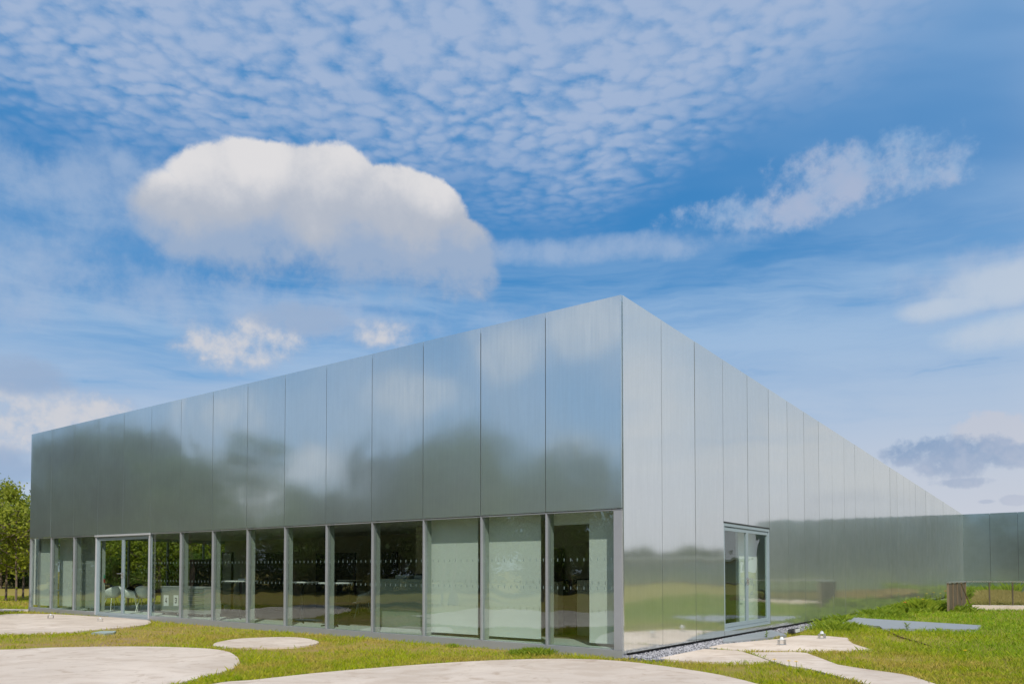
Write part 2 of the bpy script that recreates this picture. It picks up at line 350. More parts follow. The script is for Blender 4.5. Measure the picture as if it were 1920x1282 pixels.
M['blade'] = leafmat('grass_blade', bladecol, .3)
def leafcol(a, b_):
    def f(k):
        oi = k.n.new('ShaderNodeObjectInfo').outputs['Random']
        return k.mix(k.m('ADD', k.m('MULTIPLY', rpi(k), .7), k.m('MULTIPLY', oi, .3)), a, b_)
    return f
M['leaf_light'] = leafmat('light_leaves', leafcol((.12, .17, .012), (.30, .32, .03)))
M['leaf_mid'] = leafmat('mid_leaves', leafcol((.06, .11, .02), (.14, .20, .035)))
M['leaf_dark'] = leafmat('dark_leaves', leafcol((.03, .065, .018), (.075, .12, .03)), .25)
M['weed'] = leafmat('weed_leaves', leafcol((.10, .19, .012), (.30, .36, .03)))
M['drygrass'] = leafmat('dry_grass', leafcol((.30, .22, .08), (.42, .34, .14)))
M['bark'] = simple('bark', (.16, .12, .09), .9, 0, .35, 8.)
M['stake'] = simple('timber_stake', (.33, .22, .12), .85, 0, .2)
def stone(k, b):
    k.put(b.inputs['Base Color'], k.mix(rpi(k), (.10, .105, .12), (.46, .46, .50))); b.inputs['Roughness'].default_value = .8
M['gravel'] = mat('gravel', build=stone)
M['gravelbed'] = simple('gravel_bed', (.16, .16, .17), .95, 0, .4, 40.)

# ------------------------------------------------------------------ object helpers
def tag(o, label=None, cat=None, group=None, kind=None):
    if label: o['label'] = label
    if cat: o['category'] = cat
    if group: o['group'] = group
    if kind: o['kind'] = kind
    return o
def empty(name, loc, label=None, cat=None, group=None, rz=0):
    o = bpy.data.objects.new(name, None); COL.objects.link(o); o.location = loc; o.rotation_euler.z = rz
    o.empty_display_size = .2
    return tag(o, label, cat, group)
def rootloc(o):
    v = Vector((0, 0, 0))
    while o is not None: v = v + Vector(o.location); o = o.parent
    return v
def link(name, me, m, parent=None, loc=None):
    o = bpy.data.objects.new(name, me); COL.objects.link(o)
    if m is not None and not me.materials: me.materials.append(m)
    if parent is not None: o.parent = parent
    if loc is not None: o.location = loc
    return o
class MB:
    def __init__(s): s.v = []; s.f = []; s.mi = []
    def add(s, vs, fs):
        b = len(s.v); s.v += [tuple(v) for v in vs]; s.f += [tuple(b + i for i in f) for f in fs]; return s
    def box8(s, p):
        return s.add(p, [(0, 3, 2, 1), (4, 5, 6, 7), (0, 1, 5, 4), (1, 2, 6, 5), (2, 3, 7, 6), (3, 0, 4, 7)])
    def box(s, x0, x1, y0, y1, z0, z1):
        return s.box8([(x0, y0, z0), (x1, y0, z0), (x1, y1, z0), (x0, y1, z0), (x0, y0, z1), (x1, y0, z1), (x1, y1, z1), (x0, y1, z1)])
    def tube(s, pts, r, n=8, r2=None):
        pts = [Vector(p) for p in pts]; N = len(pts); rings = []
        for i, p in enumerate(pts):
            d = (pts[min(i + 1, N - 1)] - pts[max(i - 1, 0)]).normalized()
            a = d.orthogonal().normalized() if i == 0 else (a - d * a.dot(d)).normalized()
            b = d.cross(a); rr = r if r2 is None else r + (r2 - r) * i / (N - 1)
            rings.append([p + (a * math.cos(t) + b * math.sin(t)) * rr for t in [2 * math.pi * j / n for j in range(n)]])
        vs = [v for ring in rings for v in ring]
        fs = [(i * n + j, i * n + (j + 1) % n, (i + 1) * n + (j + 1) % n, (i + 1) * n + j) for i in range(N - 1) for j in range(n)]
        fs += [tuple(range(n - 1, -1, -1)), tuple((N - 1) * n + j for j in range(n))]
        return s.add(vs, fs)
    def disc(s, c, r, h, n=28):
        return s.tube([c, (c[0], c[1], c[2] + h)], r, n)
    def mesh(s, name, off=(0, 0, 0)):
        me = bpy.data.meshes.new(name)
        me.from_pydata([(x - off[0], y - off[1], z - off[2]) for x, y, z in s.v], [], s.f); me.update(); return me
    def build(s, name, m, parent=None, smooth=False, bevel=0, local=False, origin=None):
        """verts in world space unless local; the object's origin is its parent's origin (or its own base)"""
        if local: off = (0, 0, 0)
        elif parent is not None: off = rootloc(parent)
        else:
            if origin is None:
                a = np.array(s.v); origin = (float((a[:, 0].min() + a[:, 0].max()) / 2), float((a[:, 1].min() + a[:, 1].max()) / 2), float(a[:, 2].min()))
            off = origin
        o = link(name, s.mesh(name, off), m, parent, None if (parent is not None or local) else off)
        if smooth:
            for p in o.data.polygons: p.use_smooth = True
        if bevel:
            md = o.modifiers.new('bevel', 'BEVEL'); md.width = bevel; md.segments = 2
        return o
def copy_tree(o, parent=None):
    c = o.copy(); COL.objects.link(c); c.parent = parent
    for ch in list(o.children): copy_tree(ch, c)
    return c
def npmesh(name, V, F):
    """V (n,3) F (m,k) numpy -> mesh"""
    me = bpy.data.meshes.new(name); kk = F.shape[1]
    me.vertices.add(len(V)); me.vertices.foreach_set('co', V.astype(np.float32).ravel())
    me.loops.add(F.size); me.loops.foreach_set('vertex_index', F.astype(np.int32).ravel())
    me.polygons.add(len(F)); me.polygons.foreach_set('loop_start', np.arange(0, F.size, kk, dtype=np.int32))
    me.polygons.foreach_set('loop_total', np.full(len(F), kk, np.int32)); me.update(calc_edges=True); return me

# ------------------------------------------------------------------ building frames
CX, CY = 1.805, 12.333
dL = Vector((-.811, .585, 0)).normalized(); inL = Vector((.585, .811, 0)).normalized()   # along the left front, inward
a1 = R(-1.0); dR0 = Vector((.585, .811, 0)).normalized()
dR = Vector((dR0.x * math.cos(a1) - dR0.y * math.sin(a1), dR0.x * math.sin(a1) + dR0.y * math.cos(a1), 0))
inR = Vector((-dR.y, dR.x, 0))
C0 = Vector((CX, CY, 0))
def PL(u, w, z): return C0 + dL * u + inL * w + Vector((0, 0, z))
def PR(u, w, z): return C0 + dR * u + inR * w + Vector((0, 0, z))
def boxF(F, mb, u0, u1, w0, w1, z0, z1, z0b=None, z1b=None):
    z0b = z0 if z0b is None else z0b; z1b = z1 if z1b is None else z1b
    p = [F(u0, w0, z0), F(u1, w0, z0b), F(u1, w1, z0b), F(u0, w1, z0), F(u0, w0, z1), F(u1, w0, z1b), F(u1, w1, z1b), F(u0, w1, z1)]
    return mb.box8(p)
def gz(x, y):
    d = Vector((x - CX, y - CY, 0)); return .0042 * min(30, max(0, d.dot(dL))) * (1 if d.dot(dR) < 12 else 0.3) - .0026 * min(50, max(0, d.dot(dR)))
def G(px, py, dz=0.):
    r = ray(px, py); t = (dz - EYE) / r.z
    for _ in range(12):
        t = (gz(r.x * t, r.y * t) + dz - EYE) / r.z
    return Vector((r.x * t, r.y * t, gz(r.x * t, r.y * t) + dz))
def atw(F, px, py, w):
    """where the ray through a point of the photo meets the plane w inside a facade: (u, z)"""
    d, n = (dL, inL) if F is PL else (dR, inR)
    r = ray(px, py); t = (C0.dot(n) + w) / (r.x * n.x + r.y * n.y)
    p = r * t; return (Vector((p.x, p.y, 0)) - C0).dot(d), p.z + EYE
def zbL(u): return .0042 * u
def ztL(u): return 5.94 + .0015 * max(0, u - 8)
def zgL(u): return 2.428 + .0006 * u + .0055 * max(0, u - 12)          # underside of the metal, top of the glass
def zbR(u): return -.0026 * u
def ztR(u): return 5.94 - .0199 * u
NL = 15; PWR = 1.4635; NR = 31
UJ = [0, 1.50, 2.945, 4.39, 5.83, 7.26, 8.69, 10.12, 11.56, 13.02, 14.49, 15.97, 17.45, 18.97, 20.52, 22.04]
UL = UJ[-1] + .01; UR = PWR * NR

# ------------------------------------------------------------------ ground
def ground_mesh():
    xs = sorted(set([-900, -500, -250, -120, -60, -40, -30] + list(np.arange(-26, 40, 2.0)) + [45, 52, 60, 80, 120, 250, 500, 900]))
    ys = sorted(set([-900, -400, -150, -60, -20] + list(np.arange(0, 66, 2.0)) + [75, 90, 120, 200, 400, 900, 1500]))
    V = [(x, y, gz(x, y) - .03) for y in ys for x in xs]; n = len(xs)
    F = [(j * n + i, j * n + i + 1, (j + 1) * n + i + 1, (j + 1) * n + i) for j in range(len(ys) - 1) for i in range(n - 1)]
    me = bpy.data.meshes.new('lawn'); me.from_pydata(V, [], F); me.update()
    for p in me.polygons: p.use_smooth = True
    o = link('lawn', me, M['lawn']); tag(o, 'lawn around the metal pavilion, green with dry yellow patches', kind='structure')
ground_mesh()

def smooth_poly(pts, n=6):
    pts = [Vector(p) for p in pts]; N = len(pts); out = []
    for i in range(N):
        p0, p1, p2, p3 = pts[i - 1], pts[i], pts[(i + 1) % N], pts[(i + 2) % N]
        for j in range(n):
            t = j / n
            out.append(.5 * ((2 * p1) + (p2 - p0) * t + (2 * p0 - 5 * p1 + 4 * p2 - p3) * t * t + (3 * p1 - p0 - 3 * p2 + p3) * t ** 3))
    return out
SLABS = []
def slab(pxpts, name, m, label, smooth=True, h=.03, extra=None, kind='structure', cat=None, group=None, dz=.0):
    pts = [G(*p) for p in pxpts]
    if extra: pts += [Vector((x, y, gz(x, y))) for x, y in extra]
    if smooth: pts = smooth_poly(pts)
    P2 = [(p.x, p.y) for p in pts]; SLABS.append(np.array(P2))
    n = len(P2); mb = MB()
    a = sum(P2[i][0] * P2[(i + 1) % n][1] - P2[(i + 1) % n][0] * P2[i][1] for i in range(n))
    if a < 0: P2 = P2[::-1]
    vs = [(x, y, gz(x, y) - .06) for x, y in P2] + [(x, y, gz(x, y) + dz) for x, y in P2]
    fs = [tuple(n + i for i in range(n))] + [(i, (i + 1) % n, n + (i + 1) % n, n + i) for i in range(n)]
    mb.add(vs, fs); o = mb.build(name, m); tag(o, label, cat, group, kind); return o
slab([(0, 1188), (60, 1187), (130, 1184), (200, 1178), (262, 1172), (283, 1167), (272, 1161), (228, 1157.5), (183, 1155), (120, 1151.5), (60, 1150), (0, 1152)],
     'concrete_path', M['concrete'], 'concrete pad leading to the glass double door at the left', extra=[(-15, 18.5), (-19, 15.5), (-13.5, 15)])
slab([(310, 1284), (350, 1276), (390, 1266), (425, 1257), (443, 1249), (449, 1240), (440, 1227), (415, 1218), (360, 1213.5), (250, 1211), (100, 1213), (0, 1217)],
     'concrete_path', M['concrete'], 'large rounded concrete pad in the left foreground', extra=[(-10.5, 13.3), (-12.5, 9), (-8, 6.2), (-5, 7.4)])
slab([(399, 1207), (415, 1201.5), (455, 1196), (530, 1193.4), (572, 1195.5), (597, 1202), (588, 1207), (548, 1212), (480, 1213.4), (440, 1213.4), (408, 1211)],
     'concrete_path', M['concrete'], 'small oval concrete pad alone in the grass in front of the windows')
slab([(385, 1284), (480, 1273), (600, 1260), (700, 1251.5), (800, 1244), (900, 1238), (1000, 1234.6), (1090, 1234.6), (1160, 1238), (1240, 1247), (1330, 1260.5), (1385, 1272), (1424, 1282)],
     'concrete_path', M['concrete'], 'wide rounded concrete pad across the bottom centre foreground', extra=[(3.5, 7.6), (1.5, 5.2), (-1.5, 5.0), (-4, 7.0)])
slab([(1230, 1234), (1280, 1223.5), (1321, 1215.5), (1350, 1217), (1388, 1219.5), (1396, 1222), (1420, 1229.5), (1442, 1238), (1415, 1241), (1380, 1241.5), (1305, 1239.5), (1262, 1236.5)],
     'concrete_path', M['concrete'], 'pointed concrete slab beside the gravel strip near the corner', smooth=False)
slab([(1325.5, 1213), (1355, 1206.5), (1461, 1196.6), (1502, 1190), (1545, 1191), (1589, 1195), (1592, 1200), (1600, 1206), (1615, 1211), (1636, 1217), (1600, 1219), (1492, 1219.5), (1430, 1219.6), (1399, 1219.8), (1367, 1217.2)],
     'concrete_path', M['concrete'], 'concrete slab in front of the side door with two small light fixtures', smooth=False)
slab([(1403, 1222), (1492, 1221.6), (1512, 1223), (1571, 1245), (1620, 1253), (1665, 1259), (1692, 1263), (1711, 1267), (1757, 1282), (1790, 1296), (1668, 1297), (1624, 1282), (1571, 1266.5), (1517, 1253), (1474, 1246), (1447, 1238.5)],
     'concrete_path', M['concrete'], 'narrow concrete path running to the bottom right corner', smooth=False)
slab([(-60, 1145.5), (0, 1144.5), (52, 1144.5), (60, 1141.8), (0, 1140.6), (-60, 1141)],
     'concrete_path', M['concrete'], 'thin concrete path behind the lawn at the far left', smooth=False)
slab([(1356, 1199.2), (1400, 1191), (1446, 1182.9), (1475, 1192.4), (1440, 1197.5), (1400, 1202), (1356, 1206)], 'metal_ramp', M['plate'],
     'small grey metal ramp at the threshold of the side door', smooth=False, kind=None, cat='ramp', dz=.035)
r2 = slab([(1579, 1169.6), (1601, 1159), (1840, 1173.6), (1831, 1181), (1655, 1179.5), (1649, 1175)], 'metal_ramp', M['plate'],
          'long grey metal plate in the grass running right from the facade', smooth=False, kind=None, cat='ramp', dz=.03)
slab([(171, 1186.5), (190, 1183), (218, 1182.6), (214, 1186), (196, 1188)], 'cover_plate', M['plate2'],
     'flat green grey cover plate set in the grass near the left pad', smooth=False, kind=None, cat='cover', dz=.012)
# rusty steel edging trailing from the long plate
mb = MB(); pts = [G(1649, 1176), G(1668, 1184), (G(1690, 1194)), G(1722, 1203), G(1745, 1210)]
for a, b in zip(pts, pts[1:]): mb.box8([a + Vector((0, -.02, -.02)), b + Vector((0, -.02, -.02)), b + Vector((0, .02, -.02)), a + Vector((0, .02, -.02)), a + Vector((0, -.01, .012)), b + Vector((0, -.01, .012)), b + Vector((0, .01, .012)), a + Vector((0, .01, .012))])
tag(mb.build('steel_edging', M['rust']), 'rusty metal edging trailing through the grass from the long grey plate', 'edging')

# ------------------------------------------------------------------ main pavilion
pav = empty('museum_pavilion', tuple(C0), 'long glass and brushed aluminium pavilion filling the middle of the view', 'building')
def panel(F, u0, u1, z0a, z0b, z1a, z1b, m, parent, jit=.003, th=.03):
    """one facade sheet, set very slightly out of true as built"""
    g = .007; j = [random.uniform(-jit, jit) for _ in range(4)]
    mb = MB(); uu0, uu1 = u0 + g, u1 - g
    p = [F(uu0, j[0], z0a), F(uu1, j[1], z0b), F(uu1, th, z0b), F(uu0, th, z0a), F(uu0, j[2], z1a), F(uu1, j[3], z1b), F(uu1, th, z1b), F(uu0, th, z1a)]
    mb.box8(p); return mb.build('facade_panel', m, parent)
for i in range(NL):
    u0, u1 = UJ[i], UJ[i + 1]
    if i == 0: u0 = .012
    panel(PL, u0, u1, zgL(u0), zgL(u1), ztL(u0), ztL(u1), M['panel_l'], pav)
# right front; the door sits in bays 3 and 4
du0, du1 = 3 * PWR, 5 * PWR
dzt0 = atw(PR, 1356, 977, 0)[1]; dzt1 = atw(PR, 1441, 989.5, 0)[1]
for i in range(NR):
    u0, u1 = i * PWR, (i + 1) * PWR
    if i == 0: u0 = .035
    if i in (3, 4):
        zz0 = dzt0 + (dzt1 - dzt0) * (u0 - du0) / (du1 - du0); zz1 = dzt0 + (dzt1 - dzt0) * (u1 - du0) / (du1 - du0)
        panel(PR, u0, u1, zz0, zz1, ztR(u0), ztR(u1), M['panel_r'], pav)
    else:
        panel(PR, u0, u1, zbR(u0) + .06, zbR(u1) + .06, ztR(u0), ztR(u1), M['panel_r'], pav)
# dark backing behind the joints, roof and plinth
mb = MB(); boxF(PL, mb, .06, UL - .03, .045, .10, 2.50, 5.86, 2.54, 5.88); mb.build('backing_wall', M['dark'], pav)
mb = MB(); boxF(PR, mb, .02, du0 - .01, .045, .12, .10, 5.86, 0.10, ztR(du0) - .08)
boxF(PR, mb, du0 - .01, du1 + .01, .045, .12, 2.62, ztR(du0) - .08, 2.62, ztR(du1) - .08)
boxF(PR, mb, du1 + .01, UR, .045, .12, .06, ztR(du1) - .08, -.02, ztR(UR) - .08); mb.build('backing_wall', M['dark'], pav)
mb = MB(); boxF(PR, mb, .05, UR, .13, .3, -.2, .10, -.3, -.0); mb.build('plinth', M['conc_plinth'], pav)
mb = MB()
q = [PL(.06, .11, 5.80), PL(UL - .05, .11, 5.82), PL(UL - .05, 0, 0) + inL * 38 + Vector((0, 0, 5.1)), PR(38, .13, 5.1)]
q2 = [v + Vector((0, 0, .08)) for v in q]
mb.box8(q + q2); mb.build('roof', M['roof'], pav)
mb = MB(); boxF(PL, mb, UL - .06, UL - .02, .03, 38, .1, 5.9, .1, 5.1)
# keep the part of the end wall that is solid: build it in pieces instead
mb = MB()
mb.box8([PL(UL - .06, .05, 2.55), PL(UL - .02, .05, 2.55), PL(UL - .02, 30, 2.3), PL(UL - .06, 30, 2.3), PL(UL - .06, .05, 5.9), PL(UL - .02, .05, 5.9), PL(UL - .02, 30, 5.3), PL(UL - .06, 30, 5.3)])
mb.box8([PL(UL - .06, 11, .1), PL(UL - .02, 11, .1), PL(UL - .02, 30, .1), PL(UL - .06, 30, .1), PL(UL - .06, 11, 2.548), PL(UL - .02, 11, 2.548), PL(UL - .02, 30, 2.298), PL(UL - .06, 30, 2.298)])
mb.build('end_wall', M['panel_l'], pav)
# end glazing (seen through the front glass)
for j in range(7):
    w0, w1 = .3 + j * 1.5, .3 + (j + 1) * 1.5
    fr = MB(); boxF(PL, fr, UL - .10, UL - .03, w0 - .03, w0 + .03, .13, 2.54); boxF(PL, fr, UL - .10, UL - .03, w0 + .03, w1 - .03, .08, .14)
    fo = fr.build('end_window', M['frame'], pav)
    pn = MB(); boxF(PL, pn, UL - .07, UL - .062, w0 + .03, w1 - .03, .14, 2.54); pn.build('pane', M['glass_clear'], fo)

# left front windows
WG = .055
def marks(F, u0, u1, w, parent, n=10, name='safety_mark', zs=(1.14, 1.60), s=1):
    mb = MB()
    for zc in zs:
        for j in range(n):
            u = u0 + (j + .5) * (u1 - u0) / n
            boxF(F, mb, u - .0055, u + .0055, w - .002, w, zc - .026, zc + .026)
    tag(mb.build(name, M['mark'], parent), kind='stuff')
zmk = (atw(PL, 960, 1100, WG)[1], atw(PL, 960, 1050, WG)[1])
for i in range(NL):
    u0, u1 = UJ[i], UJ[i + 1]; zt0, zt1 = zgL(u0), zgL(u1); b0, b1 = zbL(u0), zbL(u1)
    if i in (10, 11): continue
    fr = MB(); mw = .015
    if i == 0: boxF(PL, fr, .03, .175, .012, .15, b0 + .115, zt0 - .035, b0 + .115, zt0 - .035)        # wide corner post
    else: boxF(PL, fr, u0 - mw if i != 12 else u0 + .03, u0 + mw if i != 12 else u0 + .06, .012, .13, b0 + .115, zt0 - .035)
    if i == NL - 1: boxF(PL, fr, u1 - .06, u1 + .0, .012, .13, b1 + .115, zt1 - .035)
    ul = .175 if i == 0 else u0 + mw
    boxF(PL, fr, u0 + (.03 if i == 0 else 0), u1 - .001, .014, .12, zt0 - .030, zt0 + .0 - .012, zt1 - .030, zt1 - .012)   # head
    boxF(PL, fr, u0 + (.02 if i == 0 else 0), u1 - .001, .004, .16, b0 - .08, b0 + .112, b1 - .08, b1 + .112)               # sill
    fo = fr.build('window', M['frame'], pav)
    pn = MB(); boxF(PL, pn, ul, u1 - mw, WG, WG + .008, b0 + .112, zt0 - .031, b1 + .112, zt1 - .031); pn.build('pane', M['glass'], fo)
    marks(PL, ul, u1 - mw, WG, fo, 10, zs=(zmk[0] + .002 * u0, zmk[1] + .002 * u0))
    if i > 0:
        fn = MB(); boxF(PL, fn, u0 - .010, u0 + .010, .135, .245, b0 + .10, zt0 + .03); fn.build('fin', M['fin'], pav)

# left double door (bays 10 and 11)
def double_door(F, u0, u1, b, t0, t1, wd, parent, header=True, hz=1.15):
    door = MB(); w0, w1 = wd, wd + .09; j = .042
    boxF(F, door, u0, u0 + j, w0, w1, b, t0); boxF(F, door, u1 - j, u1, w0, w1, b, t1)
    boxF(F, door, u0 + j, u1 - j, w0, w1, t0 - .07, t0 - .002, t1 - .07, t1 - .002)
    boxF(F, door, u0, u1, w0 + .002, w1 + .03, b - .06, b - .002)
    do = door.build('double_door', M['doorframe'], parent)
    um = (u0 + u1) / 2
    for (a, c) in ((u0 + j + .006, um - .004), (um + .004, u1 - j - .006)):
        lf = MB(); fwid = .055; tt = min(t0, t1) - .078
        boxF(F, lf, a, a + fwid, w0 + .02, w0 + .07, b + .006, tt); boxF(F, lf, c - fwid, c, w0 + .02, w0 + .07, b + .006, tt)
        boxF(F, lf, a + fwid, c - fwid, w0 + .02, w0 + .07, b + .006, b + .085); boxF(F, lf, a + fwid, c - fwid, w0 + .02, w0 + .07, tt - .075, tt)
        lf.build('door_leaf', M['doorframe'], do)
        pn = MB(); boxF(F, pn, a + fwid, c - fwid, w0 + .04, w0 + .048, b + .085, tt - .075); pn.build('pane', M['glass_door'], do)
        hd = MB(); e = c if abs(c - um) < .05 else a; sgn = -1 if e == c else 1
        hp = F(e + sgn * .035, w0 - .03, b + hz); hq = F(e + sgn * .20, w0 - .03, b + hz)
        hd.tube([F(e + sgn * .035, w0 + .02, b + hz), hp, hq], .010, 8)
        hd.tube([F(e + sgn * .035, w0 + .014, b + hz - .13), F(e + sgn * .035, w0 + .014, b + hz + .03)], .016, 8)
        hd.build('handle', M['steel'], do)
    if header:
        hb = MB(); boxF(F, hb, u0 - .05, u1 + .05, w0 - .05, w0 - .004, t0 - .055, t0 - .008, t1 - .055, t1 - .008); hb.build('header_bar', M['header'], do)
    return do
ua, ub = UJ[10] + .02, UJ[12] + .02
double_door(PL, ua, ub, zbL(UJ[11]) + .04, zgL(ua), zgL(ub), .0, pav, True, 1.22)
mb = MB(); boxF(PL, mb, ua - .04, ub + .03, -.02, .16, zbL(ua) - .08, zbL(ua) + .02, zbL(ub) - .08, zbL(ub) + .02); mb.build('threshold', M['frame'], pav)
for u in (ua - .03, ub + .0):
    ps = MB(); boxF(PL, ps, u - .012, u + .024, -.03, -.001, zbL(u) + .03, zgL(u) - .06); ps.build('door_post', M['header'], pav)
# side door
ldz = zbR(4 * PWR) + .16
double_door(PR, du0 + .01, du1 - .01, ldz + .06, dzt0 - .02, dzt1 - .02, .006, pav, False, 1.02)
mb = MB(); boxF(PR, mb, du0 + .008, du1 - .008, .0, .03, zbR(du0) + .06, ldz + .0); mb.build('threshold_panel', M['panel_r'], pav)
mb = MB(); boxF(PR, mb, du0 - .004, du1 + .004, -.004, .12, dzt0 - .022, dzt0 + .004, dzt1 - .022, dzt1 + .004); mb.build('door_head', M['dark'], pav)

# interior shell
mb = MB(); mb.box8([PL(.2, .16, -.05), PL(UL - .1, .16, .0), PL(UL - .1, 14, .0), PR(14, .3, -.05)] + [PL(.2, .16, .11), PL(UL - .1, .16, .15), PL(UL - .1, 14, .15), PR(14, .3, .11)])
mb.build('interior_floor', M['ifloor'], pav)
mb = MB(); boxF(PL, mb, .2, UL - .2, .165, 1.25, .112, .118, .152, .158); mb.build('painted_sun_patch', M['sunlit_floor'], pav)  # pale sheet with the sun patch on the brown floor put into its colour
mb = MB(); mb.box8([PL(.15, .13, 2.62), PL(UL - .1, .13, 2.62), PL(UL - .1, 14, 2.62), PR(14, .2, 2.62)] + [PL(.15, .13, 2.66), PL(UL - .1, .13, 2.66), PL(UL - .1, 14, 2.66), PR(14, .2, 2.66)])
mb.build('interior_ceiling', M['ceil'], pav)
# back wall with dark doorways; the left third stays open to the end glazing
def wallw(w, u0, u1, z0, z1, m, name='interior_wall', th=.1):
    mb = MB(); boxF(PL, mb, u0, u1, w, w + th, z0, z1); return mb.build(name, m, pav)
wallw(7.2, .6, UL - .15, .1, 2.62, M['intwall'])
wallw(4.2, .9, 8.4, .12, 2.61, M['intwall'])
mb = MB(); mb.box8([PL(8.4, 4.2, .12), PL(8.5, 4.2, .12), PL(8.5, 7.2, .12), PL(8.4, 7.2, .12), PL(8.4, 4.2, 2.61), PL(8.5, 4.2, 2.61), PL(8.5, 7.2, 2.61), PL(8.4, 7.2, 2.61)])
mb.build('interior_wall', M['intwall'], pav)
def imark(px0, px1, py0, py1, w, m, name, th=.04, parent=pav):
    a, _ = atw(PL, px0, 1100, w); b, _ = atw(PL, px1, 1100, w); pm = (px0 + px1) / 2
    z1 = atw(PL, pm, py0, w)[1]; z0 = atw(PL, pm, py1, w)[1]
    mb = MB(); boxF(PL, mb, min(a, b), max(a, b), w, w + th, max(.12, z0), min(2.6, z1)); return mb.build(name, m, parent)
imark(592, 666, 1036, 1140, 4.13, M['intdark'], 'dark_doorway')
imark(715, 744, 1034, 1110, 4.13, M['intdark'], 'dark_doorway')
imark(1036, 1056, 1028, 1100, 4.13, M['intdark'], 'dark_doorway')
# side vestibule wall behind the side door
mb = MB(); boxF(PR, mb, du0 - .6, du1 + 3.0, 1.5, 1.58, .1, 2.6); mb.build('interior_wall', M['white'], pav)
mb = MB(); boxF(PR, mb, du0 + 1.8, du1 + 2.6, .36, .42, .1, 2.6); boxF(PR, mb, du1 + 2.62, du1 + 2.7, .2, 6, .1, 2.6); mb.build('interior_wall', M['white'], pav)

# blinds and boards hung inside the glass
def blind(px0, px1, w, label, top=None, bot=None, th=.02, group=None, m='white', pz=None):
    u_a, _ = atw(PL, px0, 1100, w); u_b, _ = atw(PL, px1, 1100, w)
    a, b = min(u_a, u_b), max(u_a, u_b); z0 = bot if bot is not None else zbL(a) + .17; z1 = top if top is not None else zgL(a) - .0
    mb = MB(); boxF(PL, mb, a, b, w, w + th, z0, z1)
    o = mb.build('window_board', M[m]); tag(o, label, 'board', group); return o
blind(807, 896, .32, 'pale board filling the window just right of the reception desk', group='boards behind the windows')
blind(917, 1014, .32, 'pale board filling the window second from the building corner', group='boards behind the windows')
blind(1105, 1152, .32, 'narrow pale board at the right side of the corner window', group='boards behind the windows')
blind(1038, 1152, .42, 'short pale strip across the head of the corner window', bot=2.22, group='boards behind the windows')
blind(61, 94, .32, 'pale board filling the leftmost window of the pavilion', group='boards behind the windows')
blind(111, 134, .50, 'half width pale board in the second window from the left', group='boards behind the windows')
blind(152, 178, .50, 'half width pale board in the window left of the double door', group='boards behind the windows', m='fin')

# ------------------------------------------------------------------ far wing
W0 = PR(UR, 0, 0); dW = -dL; nW = -inL        # runs right from the inner corner
def PWg(u, w, z): return W0 + dW * u + inL * w + Vector((0, 0, z))
wing = empty('museum_wing', (W0.x, W0.y, -.1), 'lower reflective metal wing closing the view at the far right', 'building')
zt0 = ztR(UR)
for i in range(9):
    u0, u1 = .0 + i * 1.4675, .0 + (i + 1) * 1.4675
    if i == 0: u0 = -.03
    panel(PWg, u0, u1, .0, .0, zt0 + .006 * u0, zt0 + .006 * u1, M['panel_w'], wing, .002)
mb = MB(); boxF(PWg, mb, -.2, 13.2, .04, .3, -.2, zt0 - .06, -.2, zt0 + .02); mb.build('backing_wall', M['dark'], wing)
mb = MB(); boxF(PWg, mb, .05, 13.2, .32, 24, zt0 - .25, zt0 - .15); mb.build('roof', M['roof'], wing)
mb = MB(); boxF(PWg, mb, 13.22, 13.3, .02, 24, -.2, zt0 - .1); mb.build('side_wall', M['panel_w'], wing)

# ------------------------------------------------------------------ low railing box at the right
pc = G(1810, 1146); pcl = G(1780, 1148.5)      # front-left corner and the far end of its left side
rail = empty('guard_rail', tuple(pc), 'waist high glass and bronze guard rail on a concrete kerb at the right edge', 'railing')
sv = Vector((pcl.x - pc.x, pcl.y - pc.y, 0)); slen = sv.length
back = (dR * 1).normalized(); fdir = dW
H1 = atw(PR, 0, 0, 0)[0] * 0 + 1.02
pf = Vector((pc.x, pc.y, gz(pc.x, pc.y)))
A0 = G(1779, 1146.5); A0 = Vector((A0.x, A0.y, pf.z))                 # near end of the ribbed side
B0 = G(1811, 1140.5); B0 = Vector((B0.x, B0.y, pf.z))                 # where the glass front starts
sd_ = (B0 - A0).normalized(); sl = (B0 - A0).length; sn = Vector((-sd_.y, sd_.x, 0))
def FA(u, w, z): return A0 + sd_ * u + sn * w + Vector((0, 0, z))
gd = (G(1930, 1141.5) - B0); gd.z = 0; gd.normalize(); gn = Vector((-gd.y, gd.x, 0))
def FB(u, w, z): return B0 + gd * u + gn * w + Vector((0, 0, z))
nrib = 4
for i in range(nrib):
    mb = MB(); boxF(FA, mb, i * sl / nrib + .02, (i + 1) * sl / nrib - .02, .01, .03, .08, 1.0); mb.build('panel', M['ribdark'], rail)
for i in range(nrib + 1):
    mb = MB(); boxF(FA, mb, i * sl / nrib - .018, i * sl / nrib + .018, -.02, .05, .02, 1.02); mb.build('post', M['ribbed'], rail)
mb = MB(); boxF(FA, mb, -.05, sl + .03, -.035, .065, 1.022, 1.065); boxF(FB, mb, .035, 5.2, -.035, .065, 1.022, 1.065); mb.build('handrail', M['steel'], rail)
mb = MB(); boxF(FB, mb, .05, 5.2, -.3, .2, -.1, .13); mb.build('kerb', M['concrete'], rail)
SLABS.append(np.array([tuple(FB(u_, w_, 0))[:2] for u_, w_ in ((-.1, -.35), (6, -.35), (6, .35), (-.1, .35))]))
RAILFRONT = np.array([tuple(FB(u_, w_, 0))[:2] for u_, w_ in ((-.6, -5), (7, -5), (7, 13), (-.1, 13))])
gl_len = .82
